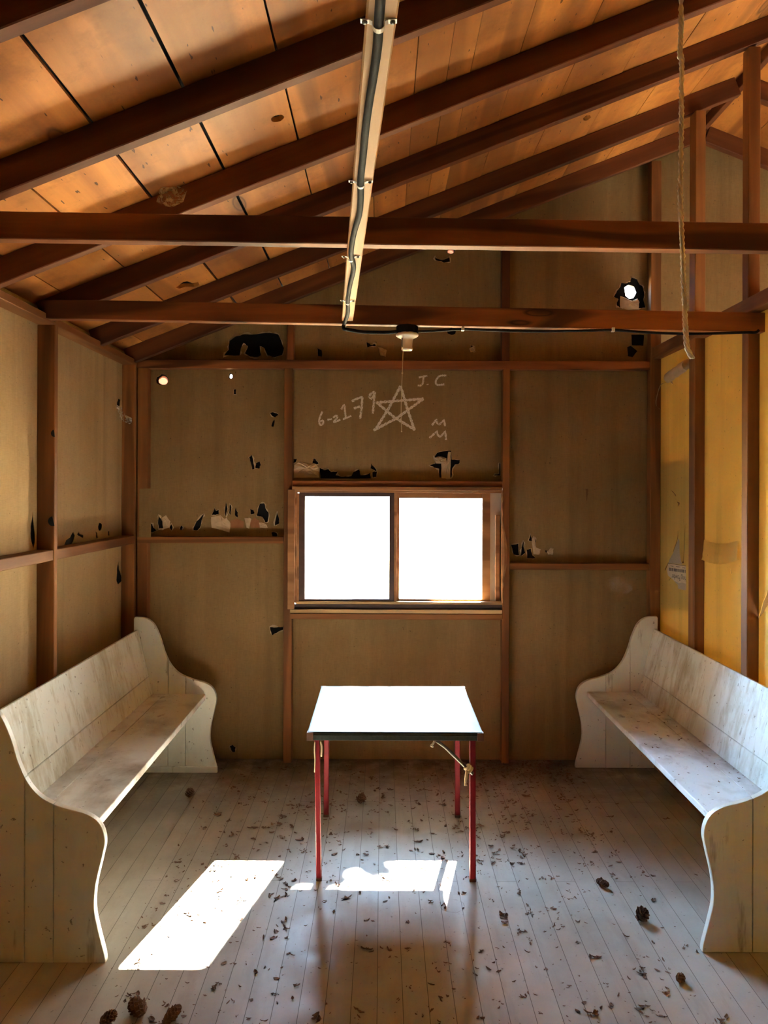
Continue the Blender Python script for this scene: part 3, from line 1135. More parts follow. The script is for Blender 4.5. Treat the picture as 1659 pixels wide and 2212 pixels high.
# ------------------------------------------------------------------ rafters
RY = [1.788, 2.433, 3.048, 3.609, 4.244, 4.815]
RLAB = [
    'dark brown roof rafter crossing the upper left corner of the photo',
    'very dark roof rafter running just above the long cable batten clamps',
    'dark roof rafter with a wispy cobweb near its lower end',
    'roof rafter that meets the far tie joist above the left wall plate',
    'lighter brown roof rafter next in front of the gable end rafter',
    'gable end rafter lying against the top of the papered back wall',
]
RW_, RD = 0.045, 0.108 / NX
for i, y in enumerate(RY):
    X0, X1 = -1.572, RIDGE - 0.02
    off = RD / 2
    c0 = Vector((X0, y - RW_ / 2, zlow(X0))) + nl * off
    c1 = Vector((X1, y - RW_ / 2, zlow(X1))) + nl * off
    o = member('rafter', c0, c1, RW_, RD, M['rafter'], nl, jit=0.0025)
    tag(o, RLAB[i], 'rafter', 'rafters of the near roof slope')
RLABR = ['short roof rafter descending behind the tall stud on the far side of the ridge', 'gable rafter of the far roof slope seen between the partition studs']
for i, y in enumerate(RY[4:]):
    X0, X1 = RIDGE + 0.02, 5.6
    zl = lambda X: zlow(2 * RIDGE - X)
    c0 = Vector((X0, y - RW_ / 2, zl(X0))) + nr * RD / 2
    c1 = Vector((X1, y - RW_ / 2, zl(X1))) + nr * RD / 2
    o = member('rafter', c0, c1, RW_, RD, M['rafter'], nr, jit=0.002)
    tag(o, RLABR[i], 'rafter', 'rafters of the far roof slope')
o = member('ridge_board', (RIDGE, Y0, 3.985), (RIDGE, 4.88, 3.985), 0.034, 0.11, M['rafter'])
tag(o, 'ridge board at the peak of the roof, glimpsed between the partition studs', 'ridge board')

# ------------------------------------------------------------------ tie joists
a0, a1 = P(0, 515, 2.45), P(1659, 540, 2.45)
dz = (a1.z - a0.z) / (a1.x - a0.x)
zb = lambda X: a0.z + dz * (X - a0.x)
o = member('tie_joist', (-1.515, 2.4725, zb(-1.515) + 0.043), (1.745, 2.4725, zb(1.745) + 0.043), 0.045, 0.088, M['joist'], jit=0.002, seg=24)
tag(o, 'near tie joist with knots and wavy grain, spanning the whole photo', 'joist', 'tie joists under the roof')
b0, b1 = P(110, 687, 3.518), P(1645, 716, 3.518)
dz2 = (b1.z - b0.z) / (b1.x - b0.x)
zb2 = lambda X: b0.z + dz2 * (X - b0.x)
o = member('tie_joist', (-1.548, 3.540, zb2(-1.548) + 0.042), (1.752, 3.540, zb2(1.752) + 0.043), 0.044, 0.088, M['joist'], jit=0.0015, seg=24)
tag(o, 'far tie joist that carries the porcelain lamp holder', 'joist', 'tie joists under the roof')

# ------------------------------------------------------------------ plates, studs, girts
def stud(x0, x1, y0, y1, z0, z1, label, cat='stud', group=None, name='wall_stud', mat='stud'):
    dx, dy = abs(x1 - x0), abs(y1 - y0)
    cx, cy = (x0 + x1) / 2, (y0 + y1) / 2
    o = member(name, (cx, cy, z0), (cx, cy, z1), dx, dy, M[mat], (0, 1, 0))
    return tag(o, label, cat, group)


o = member('wall_plate', ((XIL + XOL) / 2, Y0, 2.5035), ((XIL + XOL) / 2, 4.885, 2.5035), 0.080, 0.036, M['stud'])
tag(o, 'top plate along the left wall under the rafter ends', 'plate')
o = member('wall_plate', (XIL, YF + 0.034, 2.497), (XIR - 0.02, YF + 0.034, 2.497), 0.066, 0.054, M['joist'])
tag(o, 'top plate across the back wall above the chalk star', 'plate')
o = member('wall_plate', ((XIR + XOR) / 2 + 0.01, Y0, 2.60), ((XIR + XOR) / 2 + 0.01, 4.885, 2.575), 0.078, 0.07, M['stud'])
tag(o, 'top plate along the yellow partition, above the end of the far joist', 'plate')
o = member('wall_plate', ((XIR + XOR) / 2 - 0.008, Y0, 0.03), ((XIR + XOR) / 2 - 0.008, 4.86, 0.03), 0.05, 0.06, M['stud'])
tag(o, 'bottom plate on the floor under the yellow partition', 'plate')


def bx(px, Y=YF):
    return (px - VX) * Y / F


def bz(py, Y=YF):
    return H - (py - VY) * Y / F


zp = 2.47
ST = 'studs of the back wall'
stud(bx(613), bx(631), YF, YS, 0, zp, 'back wall stud at the left edge of the window', group=ST)
stud(bx(1085.5), bx(1101), YF, YS, 0, zp, 'back wall stud at the right edge of the window', group=ST)
stud(bx(295.5), bx(318), YF + 0.004, YS, 0, zp, 'back wall stud in the left rear corner of the room', group=ST)
stud(XIR - 0.012, XOR - 0.003, YF + 0.003, YS, 0.0, zlow(1.71) - 0.005, 'back wall stud in the right rear corner running up to the rafter', group=ST)
stud(bx(618), bx(633), YF + 0.004, YS, 2.526, zlow(bx(618)) - 0.002, 'short gable stud above the left window stud', group='gable studs above the back plate', mat='joist')
stud(bx(1083), bx(1100), YF + 0.004, YS, 2.526, zlow(bx(1083)) - 0.002, 'tall gable stud above the right window stud', group='gable studs above the back plate', mat='rafter')
# left wall
stud(XIL - 0.001, XOL, 4.78, 4.82, 0, 2.485, 'dark corner post of the left wall beside the back wall', cat='post', name='corner_post')
yl = 1.541 * F / (VX - 116)
STUD_L = stud(XIL + 0.003, XOL, yl, yl + 0.036, 0, 2.485, 'left wall stud with a half-round notch, behind the left bench', group='studs of the left wall')
for (px, py, r, a0, a1) in ((117.5, 936, 7.5, 100, 275), (114, 1126, 10.0, 95, 290)):
    arc = [(px + r * math.cos(math.radians(a0 + (a1 - a0) * k / 14)), py - r * 1.05 * math.sin(math.radians(a0 + (a1 - a0) * k / 14))) for k in range(15)]
    loop = [P(x, y, yl - 0.002) for x, y in arc]
    nt_ = panel('wane_notch', [(p.x, p.z) for p in loop], [], lambda x, z: Vector((x, yl - 0.0025, z)), (0, 1, 0), 0.004, M['cable'], STUD_L)
    nt_['label'] = 'grey half-round wane notch'
# partition studs
stud(XIR, XOR, 4.17, 4.25, 0.06, zlow(XIR) - 0.002, 'tall partition stud second from the rear corner, behind the right bench', group='studs of the yellow partition')
stud(XIR, XOR, 3.565, 3.625, 0.06, zlow(XIR) - 0.002, 'tall partition stud nearest the right edge of the photo', group='studs of the yellow partition')
ov = panel('paper_overlap', [(P(x, y, YF).x, P(x, y, YF).z) for x, y in ((301, 1056), (326, 1055), (326, 1161), (300, 1161))], [], lambda x, z: Vector((x, YF + 0.002, z)), (0, -1, 0), 0.001, M['paper'], wall_back)
ov['label'] = 'paper lapped over the corner stud'
# girts
GI = 'girts of the room'


def girt(p0, p1, w, h, label, mat='stud'):
    o = member('wall_girt', p0, p1, w, h, M[mat])
    return tag(o, label, 'girt')


xm = (XIL + XOL) / 2
girt((xm, yl + 0.037, 1.405), (xm, 4.78, 1.398), 0.078, 0.05, 'left wall girt between the notched stud and the corner post')
girt((xm, yl - 1.213, 1.412), (xm, yl - 0.001, 1.405), 0.078, 0.05, 'left wall girt between the notched stud and the photo edge')
girt((bx(296), YF + 0.035, bz(1168)), (bx(612.5), YF + 0.035, bz(1168)), 0.066, 0.04, 'back wall girt left of the window, under the ragged black tears')
girt((bx(1101.5), YF + 0.035, bz(1223)), (bx(1403), YF + 0.035, bz(1223)), 0.066, 0.04, 'back wall girt right of the window')
girt((bx(631.5), YF + 0.035, bz(1045)), (bx(1085), YF + 0.035, bz(1045)), 0.066, 0.038, 'window header board under the chalk star', 'joist')
girt((bx(628), YF + 0.028, bz(1331.5)), (bx(1085), YF + 0.028, bz(1331.5)), 0.08, 0.036, 'rough sill board under the window', 'stud')

# ------------------------------------------------------------------ window
win = empty('window_1', (bx(858), YF, bz(1320)), 'sliding wooden window with two bright panes in the back wall', 'window', kind='structure')


def rect_frame(name, px0, py0, px1, py1, l, t, r, b, Y, th, mat, parent):
    """sash frame: l/t/r/b member widths in photo pixels"""
    bm = bmesh.new()

    def R(a0, b0, a1, b1):
        x0, x1 = bx(a0, Y), bx(a1, Y)
        z0, z1 = bz(b1, Y), bz(b0, Y)
        box_bm(x0, x1, Y, Y + th, z0, z1, 0.002, bm)
    R(px0, py0, px0 + l, py1)
    R(px1 - r, py0, px1, py1)
    R(px0 + l, py0, px1 - r, py0 + t)
    R(px0 + l, py1 - b, px1 - r, py1)
    return from_bm(name, bm, mat, parent)


def pxbox(name, a0, b0, a1, b1, Y, th, mat, parent):
    return box(name, bx(a0, Y), bx(a1, Y), Y, Y + th, bz(b1, Y), bz(b0, Y), mat, parent, 0.0015)


s1 = rect_frame('window_sash', 646, 1064, 852, 1300, 13, 9, 11, 6, 4.845, 0.03, M['sash_dark'], win)
s1['label'] = 'dark painted left sliding sash'
pxbox('glass_pane', 658, 1072, 842, 1296, 4.862, 0.003, M['glass'], s1)
s2 = rect_frame('window_sash', 852, 1063, 1059, 1302, 11, 13, 17, 8, 4.88, 0.03, M['trim'], win)
s2['label'] = 'bare wood right sash'
pxbox('glass_pane', 862, 1075, 1043, 1296, 4.896, 0.003, M['glass'], s2)
pxbox('meeting_stile', 851.5, 1063, 857, 1301, 4.835, 0.04, M['trim'], win)
pxbox('head_casing', 631, 1052, 1085, 1060, 4.80, 0.02, M['trim'], win)
pxbox('head_stop', 636, 1058, 1085, 1064.5, 4.825, 0.09, M['trim'], win)
pxbox('side_casing', 621.5, 1058, 636, 1317, 4.795, 0.024, M['trim'], win)
pxbox('side_stop', 636, 1064, 641, 1303, 4.822, 0.09, M['trim'], win)
pxbox('side_stop', 641, 1066, 646, 1303, 4.84, 0.08, M['trim'], win)
j = pxbox('side_jamb', 1056.5, 1058, 1092, 1304, 4.912, 0.016, M['jamb_white'], win)
j['label'] = 'whitish side jamb board'
pxbox('side_stop', 1071, 1112, 1080, 1302, 4.88, 0.03, M['trim'], win)
pxbox('sill_track', 640, 1300, 1086, 1306, 4.83, 0.12, M['sill_pale'], win)
o = pxbox('sill_board', 635, 1306, 1086, 1318, 4.825, 0.12, M['sill_dark'], win)
o['label'] = 'dark stained sill board'
pxbox('sill_stool', 627, 1317.5, 1085.5, 1325, 4.80, 0.07, M['sill_pale'], win)
# bark-edged casing strip at the right
bm = bmesh.new()
fr, bk = [], []
for i in range(41):
    t = i / 40
    py = 1064 + (1303 - 1064) * t
    bulge = 9.5 * math.exp(-((t - 0.55) / 0.20) ** 2) + 1.6 * noise.noise(Vector((t * 22, 0, 4)))
    e = 1087 + max(0, bulge)
    row = [bm.verts.new(P(1083.5, py, 4.812)), bm.verts.new(P((1083.5 + e) / 2, py, 4.806 + 0.004 * noise.noise(Vector((t * 30, 2, 0))))), bm.verts.new(P(e, py, 4.812))]
    fr.append(row)
for a, b in zip(fr, fr[1:]):
    for k in range(2):
        bm.faces.new((a[k], a[k + 1], b[k + 1], b[k]))
r = bmesh.ops.extrude_face_region(bm, geom=bm.faces[:])
for v in [g for g in r['geom'] if isinstance(g, bmesh.types.BMVert)]:
    v.co.y += 0.012
o = from_bm('side_casing', bm, M['trim'], win)
o['label'] = 'bark-edged casing strip'

# right room window (out of sight, lights the room beyond the partition)
w2 = empty('window_2', (3.8, YS, 1.0), 'window of the next room, hidden behind the yellow partition', 'window', kind='structure')
bm = bmesh.new()
for (a, b, c, d) in ((3.08, 3.13, 0.98, 2.07), (4.47, 4.52, 0.98, 2.07), (3.13, 4.47, 0.98, 1.03), (3.13, 4.47, 2.02, 2.07), (3.78, 3.82, 1.03, 2.02)):
    box_bm(a, b, 4.86, 4.92, c, d, 0.002, bm)
from_bm('window_frame', bm, M['trim'], w2)
from_bm('glass_pane', box_bm(3.13, 4.47, 4.89, 4.893, 1.03, 2.02), M['glass'], w2)

# ------------------------------------------------------------------ cable batten, cable, lamp holder
zbat = lambda Y: 2.492 - 0.004 * (Y - 2.4)
bpts = [(-0.003, 0.35), (-0.0025, 1.217), (-0.1655, 3.55)]


def batx(Y):
    return -0.0015 + (-0.1640) * (Y - 1.217) / (3.55 - 1.217)


Ya, Yb = 0.3, 3.518
o = member('cable_batten', (batx(Ya), Ya, zbat(Ya) + 0.009), (batx(Yb), Yb, zbat(Yb) + 0.009), 0.051, 0.018, M['batten'], jit=0.0008, seg=20)
tag(o, 'pale wooden batten nailed under the joists with the cable on it', 'batten')
cab = empty('electric_cable', (batx(Yb), Yb, zbat(Yb)), 'black electric cable clipped along the batten and far joist to the right', 'cable')


def on_bat(px, py, dz):
    """point dz under the batten at photo row py, shifted to column px"""
    u, v = up(px, py)
    z0 = 2.49 - dz
    Y = (H - z0) * F / v
    return Vector((u * Y / F, Y, zbat(Y) - dz))


trk = [(827, -120), (822, 0), (819, 45), (815, 110), (806, 175), (797, 230), (789, 290), (784, 345), (779, 393), (779, 430), (776, 465), (766, 500), (760, 530), (758.5, 553), (764, 580), (757, 612), (753, 635), (751, 650), (752, 672), (748, 688), (743, 699)]
pts = [on_bat(x, y, 0.0095) for x, y in trk]
pts.append(P(743, 706, 3.513) + Vector((0, 0, -0.008)))
for px, py in ((752, 712), (780, 717), (810, 718), (840, 718), (857, 716)):
    pts.append(P(px, py, 3.520))
bm = tube_bm(catmull(pts, 5), 0.0085, 10)
rp = [P(px, py, 3.520) for px, py in ((902, 716), (930, 715), (965, 713), (1000, 711), (1050, 713), (1100, 715), (1160, 716), (1220, 715), (1280, 714), (1325, 713), (1380, 717), (1440, 720), (1500, 721), (1560, 720), (1610, 718), (1632, 718), (1639, 713))]
tube_bm(catmull(rp, 5), 0.0062, 10, bm)
from_bm('cable_run', bm, M['cable'], cab, smooth=True)
for (x, y) in ((818, 52), (779, 394), (758, 554), (751, 648), (744, 697)):
    c = on_bat(x, y, 0.0)
    s = 0.0098
    bm = bmesh.new()
    path = [c + Vector((-0.030, 0, -0.002)), c + Vector((-0.016, 0, -0.003)), c + Vector((-s, 0, -0.006))]
    for k in range(9):
        a = PI - k / 8 * PI
        path.append(c + Vector((s * math.cos(a) * 1.05, 0, -0.0095 - s * math.sin(a))))
    path += [c + Vector((s, 0, -0.006)), c + Vector((0.016, 0, -0.003)), c + Vector((0.030, 0, -0.002))]
    prev = None
    for p in path:
        q = [bm.verts.new(p + Vector((0, d, 0))) for d in (-0.006, 0.006)] + [bm.verts.new(p + Vector((0, d, 0.0015))) for d in (0.006, -0.006)]
        if prev:
            for k in range(4):
                bm.faces.new((prev[k], prev[(k + 1) % 4], q[(k + 1) % 4], q[k]))
        prev = q
    o = from_bm('cable_clamp', bm, M['clamp'], cab)
    o['label'] = 'white strap clamp'
    for d in (-0.023, 0.023):
        from_bm('screw', lathe_bm([(0.0045, 0.0), (0.0045, -0.003), (0.002, -0.005)], 10, None, c + Vector((d, 0, -0.002))), M['rod'], o)
for (x, y) in ((1000, 711), (1325, 713)):
    c = P(x, y, 3.513)
    o = from_bm('cable_clamp', box_bm(c.x - 0.007, c.x + 0.007, c.y - 0.004, c.y + 0.016, c.z - 0.007, c.z + 0.012, 0.002), M['clamp'], cab)
    o['label'] = 'small white cable clip'

lc = P(879.5, 722, 3.540)
lamp = empty('lamp_holder', (lc.x, 3.540, lc.z), 'white porcelain lamp holder without a bulb under the far joist', 'lamp holder')
zt = zb2(lc.x) - 0.001
bm = lathe_bm([(0.049, lc.z + 0.002), (0.050, lc.z + 0.006), (0.050, zt - 0.004), (0.048, zt)], 8, None, (lc.x, 3.540, 0))
o = from_bm('junction_box', bm, M['cable'], lamp)
o['label'] = 'black octagonal junction box'
bm = lathe_bm([(0.046, lc.z + 0.004), (0.053, lc.z - 0.002), (0.052, lc.z - 0.008), (0.044, lc.z - 0.014), (0.030, lc.z - 0.020), (0.026, lc.z - 0.028), (0.0245, lc.z - 0.045), (0.0235, lc.z - 0.062), (0.0255, lc.z - 0.064), (0.0255, lc.z - 0.071), (0.022, lc.z - 0.075), (0.019, lc.z - 0.072), (0.018, lc.z - 0.03)], 32, None, (lc.x, 3.540, 0))
from_bm('socket', bm, M['porcelain'], lamp, smooth=True)
bm = box_bm(lc.x - 0.027, lc.x - 0.021, 3.511, 3.517, lc.z - 0.064, lc.z - 0.022, 0.001)
from_bm('pull_switch', bm, M['rod'], lamp)
p0, p1, p2, p3 = P(871, 752, 3.513), P(869, 806, 3.513), P(866.5, 880, 3.513), P(867.5, 932, 3.513)
bm = tube_bm(catmull([p0, p1, p2, p3], 8), 0.0016, 6)
for p, r in ((p1, 0.0042), (p3, 0.0035), (P(865.5, 905, 3.513), 0.003)):
    t = bmesh.new()
    bmesh.ops.create_icosphere(t, subdivisions=2, radius=r)
    for v in t.verts:
        v.co = v.co + p
    me = bpy.data.meshes.new('tmp')
    t.to_mesh(me)
    t.free()
    bm.from_mesh(me)
    bpy.data.meshes.remove(me)
from_bm('pull_string', bm, M['string'], lamp, smooth=True)

# ------------------------------------------------------------------ hanging rope
YR = 1.765
xr0 = P(1471, 0, YR).x
rz = zlow(xr0)
ropep = [Vector((xr0 - 0.003, YR, rz - 0.001)), Vector((xr0 - 0.004, YR, 3.1))]
for px, py in ((1471, 0), (1471, 60), (1469, 118), (1472.5, 135), (1472, 220), (1471.5, 300), (1470, 400), (1470.5, 460), (1474, 540), (1477, 620), (1480, 690), (1482, 730), (1485, 752), (1490, 764), (1495, 774)):
    ropep.append(P(px, py, YR))
cp = catmull(ropep, 6)
bm = bmesh.new()
for s in range(3):
    q = []
    L = 0
    for i, p in enumerate(cp):
        if i:
            L += (cp[i] - cp[i - 1]).length
        a = L * 150 + s * 2 * PI / 3
        q.append(p + Vector((math.cos(a), math.sin(a), 0)) * 0.0032)
    tube_bm(q, 0.0036, 7, bm)
t = bmesh.new()
bmesh.ops.create_icosphere(t, subdivisions=2, radius=0.0075)
for v in t.verts:
    v.co = v.co + P(1470, 122, YR)
me = bpy.data.meshes.new('tmp')
t.to_mesh(me)
t.free()
bm.from_mesh(me)
rope = from_bm('hanging_rope', bm, M['rope'], smooth=True)
tag(rope, 'pale frayed rope hanging down from the roof on the right', 'rope')

# ------------------------------------------------------------------ benches
PROF = [(0.0, 0.0), (0.003, 0.03), (0.025, 0.116), (0.040, 0.192), (0.036, 0.279), (0.014, 0.378), (0.003, 0.443), (0.022, 0.502), (0.070, 0.538), (0.155, 0.562), (0.231, 0.596), (0.282, 0.649), (0.319, 0.725), (0.347, 0.815), (0.384, 0.893), (0.435, 0.930), (0.500, 0.936)]


def make_bench(xf, sgn, y_near, y_far, label, foot, splits, seat_th):
    """xf: X of the front foot; sgn: direction towards the wall"""
    root = empty('bench', (xf + sgn * 0.25, (y_near + y_far) / 2, 0), label, 'bench', 'old pews along both walls')
    curve = [(v.x, v.y) for v in catmull([(d, z, 0) for d, z in PROF], 5)]
    curve += [(0.505, 0.925), (0.505, 0.0)]
    th = 0.028
    for (ya, yb, which) in ((y_near, y_near + th, 'near'), (y_far - th, y_far, 'far')):
        bm = bmesh.new()
        cuts = [-1.0] + splits + [2.0]
        for a, b in zip(cuts, cuts[1:]):
            t = bmesh.new()
            f = t.faces.new([t.verts.new((d, 0, z)) for d, z in curve])
            g = 0.0012
            if a > -0.5:
                bmesh.ops.bisect_plane(t, geom=t.verts[:] + t.edges[:] + t.faces[:], plane_co=(a + g, 0, 0), plane_no=(1, 0, 0), clear_inner=True)
            if b < 1.5:
                bmesh.ops.bisect_plane(t, geom=t.verts[:] + t.edges[:] + t.faces[:], plane_co=(b - g, 0, 0), plane_no=(1, 0, 0), clear_outer=True)
            r = bmesh.ops.extrude_face_region(t, geom=t.faces[:])
            for v in [q for q in r['geom'] if isinstance(q, bmesh.types.BMVert)]:
                v.co.y += yb - ya
            bmesh.ops.recalc_face_normals(t, faces=t.faces[:])
            ed = [e for e in t.edges if len(e.link_faces) == 2 and e.link_faces[0].normal.angle(e.link_faces[1].normal, 0) > 1.2 and abs(e.verts[0].co.y - e.verts[1].co.y) < 1e-5]
            bmesh.ops.bevel(t, geom=ed, offset=0.002, segments=1, affect='EDGES')
            for v in t.verts:
                v.co = Vector((xf + sgn * v.co.x, ya + v.co.y, v.co.z))
            me = bpy.data.meshes.new('tmp')
            t.to_mesh(me)
            t.free()
            bm.from_mesh(me)
            bpy.data.meshes.remove(me)
        from_bm('end_panel', bm, M['bench'], root)
    ya, yb = y_near + th, y_far - th
    # seat: one wide board and a narrow rear board
    bm = box_bm(min(xf + sgn * 0.068, xf + sgn * 0.315), max(xf + sgn * 0.068, xf + sgn * 0.315), ya, yb, 0.471 - seat_th, 0.471, 0.004)
    box_bm(min(xf + sgn * 0.3165, xf + sgn * 0.40), max(xf + sgn * 0.3165, xf + sgn * 0.40), ya, yb, 0.471 - seat_th, 0.4705, 0.002, bm)
    from_bm('seat', bm, M['seat'], root)
    # leaning back: two boards
    bm = bmesh.new()
    q0, q1 = Vector((0.388, 0.472)), Vector((0.478, 0.860))
    dirv = (q1 - q0).normalized()
    nrm = Vector((dirv.y, -dirv.x))
    for a, b in ((0.0, 0.108), (0.1105, (q1 - q0).length)):
        c = [q0 + dirv * a, q0 + dirv * b, q0 + dirv * b + nrm * 0.02, q0 + dirv * a + nrm * 0.02]
        t = bmesh.new()
        f = t.faces.new([t.verts.new((p.x, 0, p.y)) for p in c])
        r = bmesh.ops.extrude_face_region(t, geom=[f])
        for v in [q for q in r['geom'] if isinstance(q, bmesh.types.BMVert)]:
            v.co.y += yb - ya
        bmesh.ops.bevel(t, geom=t.edges[:], offset=0.0022, segments=2, affect='EDGES')
        for v in t.verts:
            v.co = Vector((xf + sgn * v.co.x, ya + v.co.y, v.co.z))
        me = bpy.data.meshes.new('tmp')
        t.to_mesh(me)
        t.free()
        bm.from_mesh(me)
        bpy.data.meshes.remove(me)
    from_bm('backrest', bm, M['bench_back'], root)
    # rail under the seat
    box('seat_rail', xf + sgn * 0.375, xf + sgn * 0.40, ya, yb, 0.36, 0.471 - seat_th, M['bench'], root)
    if foot:
        box('foot_rail', xf - sgn * 0.006, xf + sgn * 0.50, y_far - th - 0.016, y_far - th, 0.0, 0.036, M['bench'], root)
    return root


make_bench(-0.999, -1, 2.790, 4.690, 'worn white wooden pew along the left wall, its near end cut by the photo edge', True, [0.19, 0.295], 0.034)
make_bench(1.199, 1, 2.866, 4.780, 'worn white wooden pew along the yellow partition', False, [0.185, 0.335], 0.03)

# ------------------------------------------------------------------ folding table
tab = empty('folding_table', (0.057, 3.72, 0), 'square card table with red legs and a bright worn top in the room centre', 'table')
tx0, tx1, ty0, ty1, tz = -0.322, 0.440, 3.33, 4.105, 0.668
box('tabletop', tx0 + 0.004, tx1 - 0.004, ty0 + 0.004, ty1 - 0.004, tz - 0.02, tz, M['tabletop'], tab, 0.002)
bm = bmesh.new()
box_bm(tx0, tx1, ty0, ty0 + 0.014, tz - 0.036, tz - 0.003, 0.002, bm)
box_bm(tx0, tx1, ty1 - 0.014, ty1, tz - 0.036, tz - 0.003, 0.002, bm)
box_bm(tx0, tx0 + 0.014, ty0 + 0.014, ty1 - 0.014, tz - 0.036, tz - 0.003, 0.002, bm)
box_bm(tx1 - 0.014, tx1, ty0 + 0.014, ty1 - 0.014, tz - 0.036, tz - 0.003, 0.002, bm)
box_bm(tx0 + 0.002, tx1 - 0.002, ty0 - 0.0025, ty0, tz - 0.016, tz - 0.012, 0.001, bm)
o = from_bm('rim', bm, M['green'], tab)
o['label'] = 'dark green speckled metal rim'
for cx_, cy_, sx, sy in ((tx0, ty0, 1, 1), (tx1, ty0, -1, 1), (tx0, ty1, 1, -1), (tx1, ty1, -1, -1)):
    bm = bmesh.new()
    e = 0.0018
    box_bm(min(cx_ - sx * e, cx_ + sx * 0.026), max(cx_ - sx * e, cx_ + sx * 0.026), min(cy_ - sy * (e + 0.002), cy_ + sy * 0.001), max(cy_ - sy * (e + 0.002), cy_ + sy * 0.001), tz - 0.037, tz - 0.001, 0.0006, bm)
    box_bm(min(cx_ - sx * e, cx_ + sx * 0.001), max(cx_ - sx * e, cx_ + sx * 0.001), min(cy_ - sy * e, cy_ + sy * 0.026), max(cy_ - sy * e, cy_ + sy * 0.026), tz - 0.037, tz - 0.001, 0.0006, bm)
    o = from_bm('corner_cap', bm, M['cap'], tab)
    o['label'] = 'rusty brown corner cap'


def leg(pt, pb, yt, yb, wpx):
    a = Vector(((pt - VX) * yt / F, yt, tz - 0.036))
    b = Vector(((pb - VX) * yb / F, yb, 0.004))
    wd = wpx * yb / F
    o = member('leg', b, a, wd, wd, M['red'], (0, 1, 0), tab, 0.003, 8, 0.0005)
    ft = from_bm('leg_foot', box_bm(b.x - wd / 2 - 0.001, b.x + wd / 2 + 0.001, b.y - wd / 2 - 0.001, b.y + wd / 2 + 0.001, 0.0, 0.014, 0.002), M['cap'], o)
    return o


leg(686.5, 692, 3.385, 3.385, 11.5)
leg(1022, 1023.5, 3.385, 3.385, 13.5)
leg(707.5, 707, 4.04, 4.04, 11)
leg(989, 990.5, 4.04, 4.04, 11)
yb_ = 3.405
bm = tube_bm([P(938, 1597, yb_), P(962, 1614, yb_), P(1018, 1668, yb_ - 0.035), P(1022, 1672, yb_ - 0.037)], 0.0078, 8)
o = from_bm('brace_rod', bm, M['rod'], tab, smooth=True)
o['label'] = 'grey folding brace rod'
# rags tied to the brace and legs
bm = bmesh.new()


def add_mesh(dst, src):
    me = bpy.data.meshes.new('tmp')
    src.to_mesh(me)
    src.free()
    dst.from_mesh(me)
    bpy.data.meshes.remove(me)


kc = P(1012, 1660, 3.365)
for k in range(3):
    t = bmesh.new()
    d = (P(1022, 1672, 3.365) - P(1000, 1648, 3.365)).normalized()
    cc = kc + d * (k - 1) * 0.010
    ring = []
    e1 = Vector((0, 1, 0))
    e2 = d.cross(e1)
    for i in range(13):
        a = 2 * PI * i / 12
        ring.append(cc + (e1 * math.cos(a) + e2 * math.sin(a)) * 0.013)
    tube_bm(ring, 0.0055, 8, t)
    add_mesh(bm, t)
for offs in (0, 3):
    tube_bm(catmull([P(1008 + offs * 0.5, 1665, 3.352), P(1006 + offs, 1676, 3.350), P(1005 + offs * 0.4, 1688, 3.352), P(1004 + offs * 1.2, 1697, 3.352)], 4), [0.0045] * 9 + [0.003] * 4, 7, bm)
o = from_bm('rag_tie', bm, M['rag'], tab, smooth=True)
o['label'] = 'knotted cream rag'
bm = bmesh.new()
tube_bm(catmull([P(938, 1600, 3.40), P(936, 1606, 3.395), P(931, 1611, 3.395), P(936, 1613, 3.39)], 4), 0.0042, 6, bm)
o = from_bm('rag_tie', bm, M['rag'], tab, smooth=True)
bm = bmesh.new()
tube_bm(catmull([P(680.5, 1602, 3.375), P(679.5, 1620, 3.372), P(680.5, 1640, 3.374), P(680, 1668, 3.376)], 4), 0.0032, 6, bm)
tube_bm(catmull([P(693, 1602, 3.375), P(695, 1615, 3.372), P(694, 1634, 3.374)], 4), 0.004, 6, bm)
o = from_bm('rag_tie', bm, M['rag'], tab, smooth=True)

# ------------------------------------------------------------------ pine cones and litter
def cone_bm(L, R, n, open_, seed):
    rr = random.Random(seed)
    bm = bmesh.new()
    prof = [(R * 0.08, 0), (R * 0.26, L * 0.10), (R * 0.32, L * 0.3), (R * 0.27, L * 0.6), (R * 0.15, L * 0.88), (R * 0.03, L * 0.97)]
    lathe_bm(prof, 12, bm)
    ga = PI * (3 - math.sqrt(5))
    for i in range(n):
        t = (i + 0.5) / n
        z = L * (0.02 + 0.93 * t)
        rad = R * (math.sin(PI * (0.16 + 0.80 * t)) ** 0.7)
        a = i * ga
        d = Vector((math.cos(a), math.sin(a), 0))
        s = Vector((-d.y, d.x, 0))
        tilt = (open_ * (1 - 0.55 * t)) * rr.uniform(0.8, 1.2)
        out = (d * math.sin(tilt) + Vector((0, 0, 1)) * math.cos(tilt)).normalized()
        base = Vector((0, 0, z)) + d * rad * 0.16
        ln = rad * 0.95 + 0.005
        wd = 0.30 * rad * rr.uniform(0.85, 1.15) + 0.0015
        nrm = out.cross(s)
        th = 0.0012
        v = [base - s * wd * 0.35, base + s * wd * 0.35, base + out * ln * 0.65 + s * wd, base + out * ln + s * wd * 0.3, base + out * ln - s * wd * 0.3, base + out * ln * 0.65 - s * wd]
        tip = out * 0 + nrm * 0.0022
        lo = [bm.verts.new(p - nrm * th + (tip if k in (3, 4) else Vector())) for k, p in enumerate(v)]
        hi = [bm.verts.new(p + nrm * th + (tip if k in (3, 4) else Vector())) for k, p in enumerate(v)]
        bm.faces.new(lo[::-1])
        bm.faces.new(hi)
        for k in range(6):
            bm.faces.new((lo[k], lo[(k + 1) % 6], hi[(k + 1) % 6], hi[k]))
    return bm


